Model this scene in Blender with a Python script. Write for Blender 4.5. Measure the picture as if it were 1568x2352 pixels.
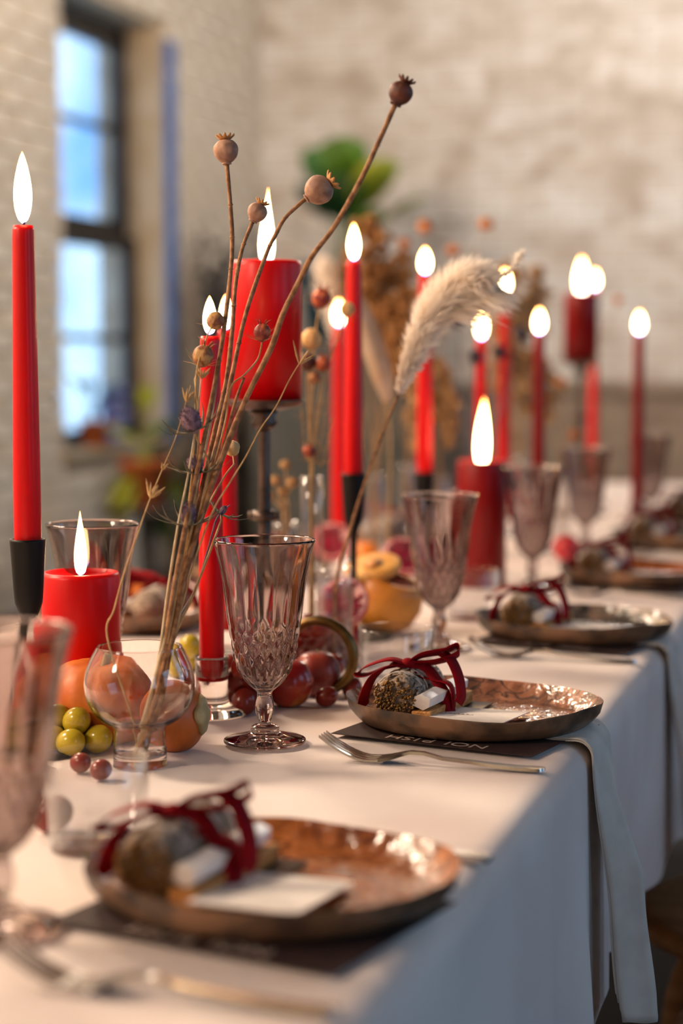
import bpy, math, random
from mathutils import Vector as V, Matrix as M, noise as NZ
random.seed(7)
for o in list(bpy.data.objects): bpy.data.objects.remove(o)
SC = bpy.context.scene
COL = SC.collection
PI = math.pi

# ------------------------------------------------------------------ camera
TZ = 0.75                                   # table top height
CAMZ = TZ + 0.323
YAW, PITCH = math.radians(16.8), math.atan(356/4200)
cd = bpy.data.cameras.new('camera'); cam = bpy.data.objects.new('camera', cd); COL.objects.link(cam)
cam.location = (0, 0, CAMZ); cam.rotation_euler = (PI/2 - PITCH, 0, YAW)
cd.sensor_fit = 'VERTICAL'; cd.sensor_height = 36.0; cd.lens = 4200/2352*36
cd.clip_start = 0.02; cd.clip_end = 200
cd.dof.use_dof = True; cd.dof.focus_distance = 1.53; cd.dof.aperture_fstop = 2.9
SC.camera = cam

# ------------------------------------------------------------------ view, world, lights
vs = SC.view_settings
vs.view_transform = 'Standard'; vs.look = 'None'; vs.exposure = 0.40; vs.gamma = 1.0; vs.use_curve_mapping = False
cy = SC.cycles
cy.use_adaptive_sampling = True; cy.adaptive_threshold = .05; cy.max_bounces = 10; cy.transmission_bounces = 10; cy.transparent_max_bounces = 24; cy.glossy_bounces = 5; cy.diffuse_bounces = 3
cy.caustics_reflective = False; cy.caustics_refractive = True; cy.blur_glossy = 0.6
cy.sample_clamp_indirect = 4.0; cy.sample_clamp_direct = 0.0
w = bpy.data.worlds.new('sky'); SC.world = w; w.use_nodes = True
nt = w.node_tree; nt.nodes.clear()
wo = nt.nodes.new('ShaderNodeOutputWorld'); bg = nt.nodes.new('ShaderNodeBackground')
wc = nt.nodes.new('ShaderNodeTexCoord'); wn = nt.nodes.new('ShaderNodeTexNoise'); wr = nt.nodes.new('ShaderNodeValToRGB')
wn.inputs['Scale'].default_value = 9.0; wn.inputs['Detail'].default_value = 3.0
wr.color_ramp.elements[0].position = .38; wr.color_ramp.elements[0].color = (.05, .34, .84, 1)
wr.color_ramp.elements[1].position = .56; wr.color_ramp.elements[1].color = (.62, .88, 1.1, 1)
nt.links.new(wc.outputs['Generated'], wn.inputs['Vector']); nt.links.new(wn.outputs['Fac'], wr.inputs['Fac'])
nt.links.new(wr.outputs['Color'], bg.inputs['Color']); bg.inputs['Strength'].default_value = 1.9
nt.links.new(bg.outputs['Background'], wo.inputs['Surface'])

def area(name, loc, rot, sx, sy, power, col):
    l = bpy.data.lights.new(name, 'AREA'); l.shape = 'RECTANGLE'; l.size = sx; l.size_y = sy; l.energy = power; l.color = col
    o = bpy.data.objects.new(name, l); COL.objects.link(o); o.location = loc; o.rotation_euler = rot
    return o
RIGHT_WIN = [(-1.2, 1.3), (1.2, 1.3), (3.6, 1.3), (6.0, 1.3)]          # daylight in the windows of the right-hand wall
for y, wd in RIGHT_WIN:
    area('window_daylight', (2.44, y, 1.7), (0, -PI/2*-1, 0), 1.7, wd, 1.0, (.36, .61, 1.0)).data.cycles.is_portal = True
UNSEEN_LAMPS = [(-2.15, -.6), (-2.2, 1.3), (-2.1, 3.2), (-2.0, 5.3), (-1.7, 6.9), (-.7, 6.7)]
UNSEEN_LAMP_W = [88, 128, 92, 13, 4, 54]

# ------------------------------------------------------------------ placing helpers (photograph pixel + depth -> point in the room)
FW = V((-math.sin(YAW)*math.cos(PITCH), math.cos(YAW)*math.cos(PITCH), -math.sin(PITCH)))
RT = V((math.cos(YAW), math.sin(YAW), 0)); UP = RT.cross(FW)
CAM = V((0, 0, CAMZ)); F = 4200.0
def pt(px, py, d): return CAM + (FW + RT*((px-784)/F) - UP*((py-1176)/F))*d
def on(px, py, z=TZ):
    r = FW + RT*((px-784)/F) - UP*((py-1176)/F)
    return CAM + r*((z-CAMZ)/r.z)
def col_at(px, d):                            # x, y of a point seen in column px at depth d
    p = pt(px, 1176 - 356 + 300, d); return V((p.x, p.y, TZ))

# ------------------------------------------------------------------ object helpers
def link(o, parent=None):
    COL.objects.link(o)
    if parent is not None: o.parent = parent
    return o
def tag(o, label=None, cat=None, group=None, kind=None):
    if label: o['label'] = label
    if cat: o['category'] = cat
    if group: o['group'] = group
    if kind: o['kind'] = kind
    return o
def empty(name, loc=(0, 0, 0), rz=0, label=None, cat=None, group=None):
    o = bpy.data.objects.new(name, None); o.empty_display_size = .02; link(o); o.location = loc; o.rotation_euler = (0, 0, rz)
    return tag(o, label, cat, group)
def copy_tree(o, parent=None, loc=None, rz=None):
    c = o.copy(); COL.objects.link(c); c.parent = parent
    if loc is not None: c.location = loc
    if rz is not None: c.rotation_euler = (0, 0, rz)
    for ch in list(o.children): copy_tree(ch, c)
    return c

def frame_of(t):
    t = t.normalized(); a = V((0, 0, 1)) if abs(t.z) < .9 else V((1, 0, 0))
    n = t.cross(a).normalized(); return n, t.cross(n).normalized()
def spline(pts, n=6):
    pts = [V(p) for p in pts]
    if len(pts) < 3: return [pts[0].lerp(pts[-1], i/n) for i in range(n+1)]
    P = [pts[0]*2-pts[1]] + pts + [pts[-1]*2-pts[-2]]; out = []
    for i in range(1, len(P)-2):
        a, b, c, d = P[i-1:i+3]
        for k in range(n):
            t = k/n
            out.append(.5*((2*b) + (c-a)*t + (2*a-5*b+4*c-d)*t*t + (3*b-a-3*c+d)*t**3))
    return out + [pts[-1]]

class MB:
    def __init__(s): s.v = []; s.f = []
    def add(s, vs, fs):
        b = len(s.v); s.v += [V(p) for p in vs]; s.f += [tuple(i+b for i in f) for f in fs]; return s
    def box(s, c, sz, R=None):
        x, y, z = [k/2 for k in sz]; c = V(c)
        vs = [V((a, b, d)) for a in (-x, x) for b in (-y, y) for d in (-z, z)]
        if R is not None: vs = [R @ p for p in vs]
        return s.add([c+p for p in vs], [(0,1,3,2),(4,6,7,5),(0,4,5,1),(2,3,7,6),(0,2,6,4),(1,5,7,3)])
    def lathe(s, prof, seg=32, c=(0,0,0), R=None, rf=None, loop=False, sm=0):
        if sm: prof = [(max(p.x, 0), p.y) for p in spline([V((r, z, 0)) for r, z in prof], sm)]
        c = V(c); rings = []; vs = []; fs = []
        for r, z in prof:
            if r < 1e-6: vs.append(V((0,0,z))); rings.append([len(vs)-1]); continue
            ring = []
            for k in range(seg):
                a = 2*PI*k/seg; rr = r if rf is None else rf(r, z, a)
                vs.append(V((rr*math.cos(a), rr*math.sin(a), z))); ring.append(len(vs)-1)
            rings.append(ring)
        pairs = list(zip(rings, rings[1:])) + ([(rings[-1], rings[0])] if loop else [])
        for A, B in pairs:
            if len(A) == 1 and len(B) == 1: continue
            for k in range(seg):
                j = (k+1) % seg
                if len(A) == 1: fs.append((A[0], B[j], B[k]))
                elif len(B) == 1: fs.append((A[k], A[j], B[0]))
                else: fs.append((A[k], A[j], B[j], B[k]))
        if R is not None: vs = [R @ p for p in vs]
        return s.add([c+p for p in vs], fs)
    def ell(s, c, r, seg=16, rings=10, R=None, rf=None):
        prof = [(math.sin(PI*i/rings), -math.cos(PI*i/rings)) for i in range(rings+1)]
        prof[0] = (0, -1); prof[-1] = (0, 1)
        m = MB().lathe(prof, seg, rf=rf)
        D = M.Diagonal((r[0], r[1], r[2]))
        vs = [D @ p for p in m.v]
        if R is not None: vs = [R @ p for p in vs]
        return s.add([V(c)+p for p in vs], m.f)
    def tube(s, pts, rad, seg=6, cap=True):
        pts = [V(p) for p in pts]; n = len(pts); vs = []; fs = []
        N = None
        for i, p in enumerate(pts):
            t = (pts[min(i+1, n-1)] - pts[max(i-1, 0)])
            if t.length < 1e-9: t = V((0,0,1))
            t.normalize()
            if N is None: N, _ = frame_of(t)
            N = (N - t*N.dot(t)).normalized(); B = t.cross(N)
            r = rad(i/(n-1)) if callable(rad) else (rad if not isinstance(rad, (list, tuple)) else rad[i])
            for k in range(seg):
                a = 2*PI*k/seg; vs.append(p + (N*math.cos(a) + B*math.sin(a))*r)
        for i in range(n-1):
            for k in range(seg):
                j = (k+1) % seg; fs.append((i*seg+k, i*seg+j, (i+1)*seg+j, (i+1)*seg+k))
        if cap: fs.append(tuple(range(seg))[::-1]); fs.append(tuple((n-1)*seg+k for k in range(seg)))
        return s.add(vs, fs)
    def loft(s, secs, cap=True):               # list of closed sections with equal counts
        n = len(secs[0]); vs = [p for q in secs for p in q]; fs = []
        for i in range(len(secs)-1):
            for k in range(n):
                j = (k+1) % n; fs.append((i*n+k, i*n+j, (i+1)*n+j, (i+1)*n+k))
        if cap: fs.append(tuple(range(n))[::-1]); fs.append(tuple((len(secs)-1)*n+k for k in range(n)))
        return s.add(vs, fs)
    def ribbon(s, pts, wv, width, th=.0006):    # flat strip along pts; wv: width direction, a vector or a list of them
        pts = [V(p) for p in pts]; n = len(pts); secs = []
        for i, p in enumerate(pts):
            t = (pts[min(i+1, n-1)] - pts[max(i-1, 0)]).normalized()
            wd = V(wv[i] if isinstance(wv, list) else wv); wd = (wd - t*wd.dot(t)).normalized(); nn = t.cross(wd)
            wi = width(i/(n-1)) if callable(width) else width
            secs.append([p-wd*wi/2-nn*th/2, p+wd*wi/2-nn*th/2, p+wd*wi/2+nn*th/2, p-wd*wi/2+nn*th/2])
        return s.loft(secs)
    def build(s, name, mat, parent=None, smooth=True, origin=None, bevel=0, auto=None):
        me = bpy.data.meshes.new(name)
        O = V(origin) if origin is not None else V((0,0,0))
        me.from_pydata([tuple(p-O) for p in s.v], [], s.f); me.validate(); me.update()
        import bmesh
        b = bmesh.new(); b.from_mesh(me); bmesh.ops.recalc_face_normals(b, faces=b.faces); b.to_mesh(me); b.free()
        me.materials.append(mat if isinstance(mat, bpy.types.Material) else MT[mat])
        if smooth:
            me.polygons.foreach_set('use_smooth', [True]*len(me.polygons))
            if auto: me.set_sharp_from_angle(angle=math.radians(auto))
        o = bpy.data.objects.new(name, me); link(o, parent)
        if origin is not None and parent is None: o.location = O
        if bevel:
            bv = o.modifiers.new('bevel', 'BEVEL'); bv.width = bevel; bv.segments = 2; bv.limit_method = 'ANGLE'
        return o

# ------------------------------------------------------------------ materials
MT = {}
def srgb(h):
    h = h.lstrip('#'); c = [int(h[i:i+2], 16)/255 for i in (0, 2, 4)]
    return tuple(x/12.92 if x <= .04045 else ((x+.055)/1.055)**2.4 for x in c) + (1,)
def mat(name, c1, c2=None, rough=.5, scale=20, metal=0, bump=0, bscale=None, sss=0, coat=0, ramp=(.4, .6), detail=4, spec=.5,
        c3=None, stretch=None, sheen=0, transl=0, distort=0, veins=None, coatr=.05, sssr=(1, .2, .1), ssscale=.01, bdist=.002):
    m = bpy.data.materials.new(name); m.use_nodes = True; MT[name] = m
    n = m.node_tree.nodes; L = m.node_tree.links; p = n['Principled BSDF']
    p.inputs['Roughness'].default_value = rough; p.inputs['Metallic'].default_value = metal
    p.inputs['Specular IOR Level'].default_value = spec
    p.inputs['Coat Weight'].default_value = coat; p.inputs['Coat Roughness'].default_value = coatr
    p.inputs['Subsurface Weight'].default_value = sss; p.inputs['Subsurface Radius'].default_value = sssr; p.inputs['Subsurface Scale'].default_value = ssscale
    p.inputs['Sheen Weight'].default_value = sheen
    p.inputs['Base Color'].default_value = srgb(c1)
    tc = n.new('ShaderNodeTexCoord'); mp = n.new('ShaderNodeMapping'); L.new(tc.outputs['Object'], mp.inputs['Vector'])
    if stretch: mp.inputs['Scale'].default_value = stretch
    if c2:
        t = n.new('ShaderNodeTexNoise'); t.inputs['Scale'].default_value = scale; t.inputs['Detail'].default_value = detail; t.inputs['Distortion'].default_value = distort
        r = n.new('ShaderNodeValToRGB'); L.new(mp.outputs['Vector'], t.inputs['Vector']); L.new(t.outputs['Fac'], r.inputs['Fac'])
        e = r.color_ramp.elements; e[0].position, e[1].position = ramp; e[0].color, e[1].color = srgb(c1), srgb(c2)
        if c3: k = e.new((ramp[0]+ramp[1])/2); k.color = srgb(c3)
        L.new(r.outputs['Color'], p.inputs['Base Color'])
        if veins:
            t2 = n.new('ShaderNodeTexNoise'); t2.inputs['Scale'].default_value = scale*1.3; t2.inputs['Detail'].default_value = 2; t2.inputs['Distortion'].default_value = 1.8
            r2 = n.new('ShaderNodeValToRGB'); e2 = r2.color_ramp.elements; e2[0].position, e2[0].color = .46, (0, 0, 0, 1); e2[1].position, e2[1].color = .54, (0, 0, 0, 1); kk = e2.new(.5); kk.color = (1, 1, 1, 1)
            mx2 = n.new('ShaderNodeMix'); mx2.data_type = 'RGBA'; mx2.inputs['B'].default_value = srgb(veins)
            L.new(mp.outputs['Vector'], t2.inputs['Vector']); L.new(t2.outputs['Fac'], r2.inputs['Fac']); L.new(r2.outputs['Color'], mx2.inputs['Factor']); L.new(r.outputs['Color'], mx2.inputs['A'])
            L.new(mx2.outputs['Result'], p.inputs['Base Color'])
    if bump:
        t = n.new('ShaderNodeTexNoise'); t.inputs['Scale'].default_value = bscale or scale*2; t.inputs['Detail'].default_value = 3
        b = n.new('ShaderNodeBump'); b.inputs['Strength'].default_value = bump; b.inputs['Distance'].default_value = bdist
        L.new(mp.outputs['Vector'], t.inputs['Vector']); L.new(t.outputs['Fac'], b.inputs['Height']); L.new(b.outputs['Normal'], p.inputs['Normal'])
        if coat: L.new(b.outputs['Normal'], p.inputs['Coat Normal'])
    if transl:
        td = n.new('ShaderNodeBsdfTranslucent'); mx = n.new('ShaderNodeMixShader'); mx.inputs[0].default_value = transl
        td.inputs['Color'].default_value = srgb(c1)
        L.new(p.outputs[0], mx.inputs[1]); L.new(td.outputs[0], mx.inputs[2]); L.new(mx.outputs[0], n['Material Output'].inputs['Surface'])
    return m
def glass(name, col, rough=0.0, ior=1.5):
    m = bpy.data.materials.new(name); m.use_nodes = True; MT[name] = m
    n = m.node_tree.nodes; L = m.node_tree.links; n.remove(n['Principled BSDF'])
    g = n.new('ShaderNodeBsdfGlass'); g.inputs['Color'].default_value = col; g.inputs['Roughness'].default_value = rough; g.inputs['IOR'].default_value = ior
    L.new(g.outputs[0], n['Material Output'].inputs['Surface']); return m
def thin_glass(name, col, refl=1.0):          # thin walls: see-through with a Fresnel reflection, no bending
    m = bpy.data.materials.new(name); m.use_nodes = True; MT[name] = m
    n = m.node_tree.nodes; L = m.node_tree.links; n.remove(n['Principled BSDF'])
    t = n.new('ShaderNodeBsdfTransparent'); t.inputs['Color'].default_value = col
    g = n.new('ShaderNodeBsdfGlossy'); g.inputs['Roughness'].default_value = .01
    lw = n.new('ShaderNodeLayerWeight'); pw = n.new('ShaderNodeMath'); pw.operation = 'POWER'; pw.inputs[1].default_value = 3.0; L.new(lw.outputs['Facing'], pw.inputs[0])
    f = n.new('ShaderNodeMath'); f.operation = 'MULTIPLY_ADD'; f.inputs[1].default_value = .90; f.inputs[2].default_value = .06; L.new(pw.outputs[0], f.inputs[0])
    mx = n.new('ShaderNodeMixShader'); L.new(f.outputs[0], mx.inputs[0]); L.new(t.outputs[0], mx.inputs[1]); L.new(g.outputs[0], mx.inputs[2])
    L.new(mx.outputs[0], n['Material Output'].inputs['Surface']); return m
def emit(name, stops, strength):               # flame: colour changes along its own height
    m = bpy.data.materials.new(name); m.use_nodes = True; MT[name] = m
    n = m.node_tree.nodes; L = m.node_tree.links; n.remove(n['Principled BSDF'])
    tc = n.new('ShaderNodeTexCoord'); sp = n.new('ShaderNodeSeparateXYZ'); r = n.new('ShaderNodeValToRGB'); e = n.new('ShaderNodeEmission')
    L.new(tc.outputs['Generated'], sp.inputs[0]); L.new(sp.outputs['Z'], r.inputs['Fac']); L.new(r.outputs['Color'], e.inputs['Color'])
    el = r.color_ramp.elements; el[0].position, el[0].color = stops[0][0], stops[0][1]+(1,); el[1].position, el[1].color = stops[-1][0], stops[-1][1]+(1,)
    for q, c in stops[1:-1]: k = el.new(q); k.color = c+(1,)
    e.inputs['Strength'].default_value = strength; L.new(e.outputs[0], n['Material Output'].inputs['Surface']); return m

mat('brick_white', '#bba68a', '#f2e9da', rough=.85, scale=2.4, bump=.9, bscale=26, c3='#e4d8c6', ramp=(.32, .66), bdist=.012)
mat('brick_end', '#c4b6a8', '#f4f0ec', rough=.85, scale=4.2, bump=.9, bscale=22, c3='#e2dad0', ramp=(.34, .66), bdist=.014, stretch=(1.0, 1.0, 1.6), distort=.6)
mat('mortar', '#b09c84', '#cfbfa8', rough=.95, scale=8, bump=.5, bscale=60)
mat('plaster', '#c9bba2', '#d8ccb6', rough=.9, scale=4, bump=.3, bscale=40)
mat('jamb_paint', '#bda27c', '#cbb594', rough=.7, scale=6)
mat('blue_strip', '#3a66a8', '#4f7fc0', rough=.5, scale=8)
mat('black_frame', '#1a1614', '#241e1a', rough=.5, scale=10)
mat('concrete', '#242220', '#302d2a', rough=.7, scale=3, bump=.2)
mat('ceiling_paint', '#4a4038', '#564a40', rough=.9, scale=3)
mat('cloth', '#ecdcd6', '#f4e8e2', rough=.95, scale=5, bump=.35, bscale=9, sheen=.15, bdist=.006)
mat('linen', '#d6cdc4', '#e0d8d0', rough=.95, scale=30, bump=.25, bscale=500, sheen=.2, bdist=.0006)
mat('oak', '#8a5f36', '#a5784a', rough=.5, scale=6, stretch=(1, 8, 8))
mat('dark_wood', '#2e2a26', '#3c3630', rough=.6, scale=5)
mat('added_console_wood', '#8a7868', '#a08e7c', rough=.6, scale=5, stretch=(1, 6, 6))
mat('side_wall_paint', '#262422', '#2e2b28', rough=.9, scale=4)
mat('plinth_paint', '#5c5a52', '#6a675d', rough=.8, scale=4)
mat('wax', '#cc0008', '#d6000a', rough=.38, scale=6, sss=.25, coat=.06, coatr=.2, sssr=(1, .02, .02), ssscale=.012, spec=.25)
mat('wax_dark', '#7c0006', '#880008', rough=.38, scale=6, sss=.22, coat=.06, coatr=.2, sssr=(1, .02, .02), ssscale=.010, spec=.25)
mat('wick', '#1a1210', rough=.9)
mat('iron', '#0f0e0e', '#181616', rough=.45, scale=20, metal=.6)
mat('aged_metal', '#4a403c', '#6a5a52', rough=.35, scale=40, metal=.9, bump=.2, bscale=90)
mat('brass', '#5e4726', '#7c6034', rough=.42, scale=30, metal=.85)
mat('steel', '#c9c4c0', rough=.16, metal=1.0)
mat('plate_brown', '#6e4a3a', '#c4886a', rough=.25, scale=20, coat=1.0, bump=.8, bscale=70, c3='#a06a50', ramp=(.34, .64), distort=2.2, coatr=.03, bdist=.004, veins='#2e3034')
mat('plate_rust', '#7c3c18', '#c9793c', rough=.25, scale=14, coat=1.0, bump=.9, bscale=75, c3='#a8622e', ramp=(.36, .62), distort=1.6, coatr=.03, bdist=.004, veins='#6a3418')
mat('plate_grey', '#2f3133', '#8d7466', rough=.25, scale=18, coat=1.0, bump=.8, bscale=70, c3='#5d5450', ramp=(.36, .62), distort=2.2, coatr=.03, bdist=.004, veins='#1e2022')
mat('plate_outside', '#3a302a', '#8d684c', rough=.45, scale=34, c3='#6e5440', ramp=(.36, .62), coat=.15, bump=.1, bscale=120)
mat('menu_paper', '#2b1613', '#331b17', rough=.75, scale=60)
mat('black_card', '#141012', rough=.35)
mat('card_white', '#f1e9e2', '#f5efe9', rough=.8, scale=100)
mat('ink', '#a99488', rough=.7)
mat('letter_print', '#cdb9ad', rough=.5)
mat('herb_leaf', '#7a6656', '#b8a594', rough=.9, scale=300, ramp=(.4, .62), bump=.8, bscale=500, bdist=.001)
mat('herb_stem', '#5e3f1c', '#b07f3c', rough=.8, scale=400, ramp=(.42, .58))
mat('string', '#d9d0c8', rough=.9)
mat('velvet', '#7c0210', '#960414', rough=.8, scale=60, spec=.15)
mat('selenite', '#eae2dc', '#f6f0ec', rough=.3, scale=40, sss=.4, sssr=(1, .9, .85), ssscale=.006)
mat('palo_wood', '#b07030', '#d49a58', rough=.65, scale=60, stretch=(10, 1, 10))
mat('poppy_stem', '#7d5232', '#a97a52', rough=.75, scale=150, bump=.3, bscale=400)
mat('poppy_pod', '#8f6a5a', '#b98f76', rough=.65, scale=90, bump=.15, bscale=300)
mat('poppy_dark', '#4a2218', '#6e3a28', rough=.6, scale=90)
mat('poppy_crown', '#b07a45', '#c99660', rough=.8, scale=120)
mat('nigella', '#a97544', '#c99a5e', rough=.6, scale=120, c3='#8a4c34', ramp=(.36, .66))
mat('nigella_red', '#7c2a24', '#c9683a', rough=.55, scale=110, ramp=(.42, .6))
mat('nigella_tan', '#d0a468', '#e0bc86', rough=.6, scale=100)
mat('straw', '#b78e58', '#cda873', rough=.7, scale=150)
mat('straw_pale', '#c9b08a', '#d8c4a2', rough=.7, scale=150)
mat('thistle', '#634a5c', '#96798a', rough=.85, scale=200)
mat('thistle_leaf', '#4c4636', '#6b6450', rough=.8, scale=80)
mat('blue_stem', '#4c4a62', '#6a6478', rough=.7, scale=90)
mat('plume', '#fff6ec', '#fffcf8', rough=.95, scale=60, transl=.5)
mat('pale_leaf', '#d8b898', '#e6ccb0', rough=.85, scale=30, transl=.3)
mat('dried_brown', '#8a5a30', '#b58450', rough=.9, scale=40, transl=.2)
mat('dried_orange', '#b85c26', '#d88a4a', rough=.9, scale=40, transl=.2)
mat('dried_tan', '#a07a50', '#c9a070', rough=.9, scale=60, transl=.2)
mat('dark_bud', '#2c2630', '#40384a', rough=.9, scale=60)
mat('grape_green', '#a8941a', '#c4ae34', rough=.2, scale=40, sss=.4, sssr=(1, .9, .2), ssscale=.008)
mat('grape_red', '#5c1210', '#9a3020', rough=.24, scale=45, sss=.25, sssr=(1, .2, .1), ssscale=.006)
mat('plum', '#8e1a16', '#d89440', rough=.26, scale=22, ramp=(.45, .72), c3='#b03a26', coat=.2, spec=.4)
mat('plum_dark', '#7a1c1a', '#b0503c', rough=.35, scale=26, ramp=(.4, .7))
mat('persimmon', '#a84e16', '#c06420', rough=.4, scale=14, sss=.1)
mat('calyx', '#9a8a62', '#b8a87e', rough=.8, scale=60)
mat('pumpkin', '#d0651c', '#e88434', rough=.5, scale=24, bump=.3, bscale=60)
mat('squash', '#c07426', '#dc963e', rough=.4, scale=12)
mat('squash_flesh', '#f0a648', '#f6bc66', rough=.5, scale=30)
mat('squash_core', '#5c1208', '#8a2410', rough=.5, scale=50)
mat('rind', '#b0202c', '#cc4048', rough=.35, scale=22)
mat('pith', '#e8a0a0', '#f0b8b0', rough=.6, scale=40)
mat('aril', '#7c0426', '#b01038', rough=.15, scale=60, sss=.2)
mat('terracotta', '#b0541e', '#c4652c', rough=.8, scale=12)
mat('teal_glaze', '#24464a', '#33595c', rough=.3, scale=8, coat=.4)
mat('leaf_green', '#3f6420', '#6e9a2c', rough=.55, scale=5, transl=.25)
mat('leaf_lime', '#96a022', '#c0c03c', rough=.55, scale=5, transl=.3)
mat('leaf_dark', '#16380e', '#28521a', rough=.55, scale=5, transl=.1)
mat('lavender_cloth', '#7078a8', '#8c90bc', rough=.9, scale=8)
mat('orange_skin', '#e0741a', '#ee8c30', rough=.45, scale=60, bump=.2, bscale=200)
mat('lampshade', '#e6dccb', rough=.8)
glass('goblet_glass', (.81, .76, .75, 1), ior=1.5)
glass('thick_glass', (.97, .96, .96, 1), ior=1.45)
thin_glass('clear_glass', (.965, .965, .97, 1))
thin_glass('pane_glass', (.93, .96, 1.0, 1))
emit('flame_fire', [(0, (.10, .16, .9)), (.06, (.5, .35, .6)), (.14, (1.0, .62, .30)), (.55, (1.0, .66, .30)), (.85, (1.0, .50, .14)), (1, (.5, .14, .02))], 26)
emit('bulb_glow', [(0, (1, .72, .42)), (1, (1, .72, .42))], 10)

# ------------------------------------------------------------------ the room
XL, XR, YN, YE, ZC = -2.9, 2.5, -3.0, 8.25, 3.5
def struct(o): return tag(o, kind='structure')
def slab(name, m, lo, hi, parent=None):
    lo, hi = V(lo), V(hi)
    o = MB().box((lo+hi)/2, hi-lo).build(name, m, parent, smooth=False)
    return struct(o) if parent is None else o
slab('floor', 'concrete', (XL-.3, YN, -.1), (XR+.3, YE+.3, 0))
slab('ceiling', 'ceiling_paint', (XL-.3, YN, ZC), (XR+.3, YE+.3, ZC+.1))
slab('wall_near', 'plaster', (XL-.3, YN-.2, 0), (XR+.3, YN, ZC))

WY0, WY1, WZ0, WZ1 = 6.05, 7.09, .70, 2.43       # opening of the window in the left wall
wl = empty('wall_left', (0, 0, 0)); struct(wl)
m = MB()
def bxr(m, lo, hi): lo, hi = V(lo), V(hi); m.box((lo+hi)/2, hi-lo)
for y0, y1, z0, z1 in ((YN, WY0, 0, ZC), (WY1, YE, 0, ZC), (WY0, WY1, 0, WZ0), (WY0, WY1, WZ1, ZC)):
    bxr(m, (XL-.3, y0, z0), (XL, y1, z1))
m.build('masonry', 'mortar', wl, smooth=False)
BL, BH, JT = .215, .065, .010
bm_ = None; R2 = random.Random(3)
def brick_mesh(name, L, H, T, seed):
    r = random.Random(seed); mb = MB().box((0, 0, 0), (T, L, H))
    mb.v = [p + V((r.uniform(-.002, .004), r.uniform(-.003, .003), r.uniform(-.003, .003))) for p in mb.v]
    return mb
protos = [brick_mesh('brick', BL, BH, .03, k) for k in range(5)]
protoh = [brick_mesh('brick', .1025, BH, .03, 9+k) for k in range(3)]
pm = {}
def put_brick(parent, L, x, y, z):
    kind = ('f', R2.randrange(5)) if L > .15 else ('h', R2.randrange(3))
    if kind not in pm:
        o = (protos if kind[0] == 'f' else protoh)[kind[1]].build('brick', 'brick_white', parent, smooth=False)
        pm[kind] = o.data
    else:
        o = bpy.data.objects.new('brick', pm[kind]); link(o, parent)
    o.location = (x + R2.uniform(-.004, .004), y, z)
nb = 0; course = 0; z = .645
while z < 2.86:
    y = 5.42 + (0 if course % 2 else -.1125)
    while y < YE-.05:
        a, b = y, y+BL; zz0, zz1 = z, z+BH
        inside = zz1 > WZ0 and zz0 < WZ1 - .01
        segs = [(a, b)]
        if inside:
            segs = []
            if a < WY0: segs.append((a, min(b, WY0)))
            if b > WY1: segs.append((max(a, WY1), b))
        for (p, q) in segs:
            q = min(q, YE)
            if q-p < .05: continue
            L = BL if q-p > .16 else .1025
            if L == BL and q-p < BL-.001: p = q-BL if p > a+.001 else p; 
            put_brick(wl, L, XL+.003, (p+q)/2, z+BH/2); nb += 1
        y += BL+JT
    z += BH+JT; course += 1

m = MB(); R4 = random.Random(8)                      # the rest of the left wall's brickwork, outside the picture
z = .645 - 6*(BH+JT); course = -6
while z < 3.4:
    y = YN + (0 if course % 2 else -.1125) + ((5.42-YN) % (BL+JT)); low = z < .64 or z > 2.85
    while y < YE-.05:
        a, b = max(y, YN), min(y+BL, YE)
        if not low and b > 5.42 - (0 if course % 2 else .1125): b = min(b, 5.42 - (0 if course % 2 else .1125) - JT)
        if b-a > .04: t_ = R4.uniform(.012, .018); m.box((XL+t_/2-.002, (a+b)/2, z+BH/2), (t_, b-a, BH))
        y += BL+JT
    z += BH+JT; course += 1
tag(m.build('brickwork', 'brick_white', wl, smooth=False), kind='stuff')
we = empty('wall_end', (0, 0, 0)); struct(we)
bxr(m := MB(), (XL-.3, YE, 0), (XR+.3, YE+.25, ZC)); m.build('masonry', 'mortar', we, smooth=False)
m = MB(); z = .3; course = 0; R3 = random.Random(5)
while z < 3.3:
    x = XL + (0.0 if course % 2 else -.1125)
    while x < XR:
        a, b = max(x, XL), min(x+BL, XR)
        if b-a > .04:
            t = R3.uniform(.008, .022)
            m.box(((a+b)/2, YE - t/2 + .004, z+BH/2), (b-a, t, BH))
        x += BL+JT
    z += BH+JT; course += 1
tag(m.build('brickwork', 'brick_end', we, smooth=False), kind='stuff')

# right-hand wall with the windows that let the daylight in (behind and beside the camera)
wr_ = empty('wall_right', (0, 0, 0)); struct(wr_)
m = MB(); yy = YN; ZA, ZB = .85, 2.55
for y, wd in RIGHT_WIN:
    bxr(m, (XR, yy, 0), (XR+.25, y-wd/2, ZC)); bxr(m, (XR, y-wd/2, 0), (XR+.25, y+wd/2, ZA)); bxr(m, (XR, y-wd/2, ZB), (XR+.25, y+wd/2, ZC)); yy = y+wd/2
bxr(m, (XR, yy, 0), (XR+.25, YE, ZC)); m.build('masonry', 'side_wall_paint', wr_, smooth=False)
for k, (y, wd) in enumerate(RIGHT_WIN):
    w_ = empty('window_%d' % (k+2), (XR, y, ZA)); struct(w_); h = ZB-ZA
    for nm, c, s in (('stile', (.1, -wd/2+.025, h/2), (.05, .05, h)), ('stile', (.1, wd/2-.025, h/2), (.05, .05, h)),
                     ('rail', (.1, 0, .025), (.05, wd, .05)), ('rail', (.1, 0, h-.025), (.05, wd, .05)), ('rail', (.1, 0, h/2), (.05, wd, .06))):
        MB().box(c, s).build(nm, 'black_frame', w_, smooth=False)

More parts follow.
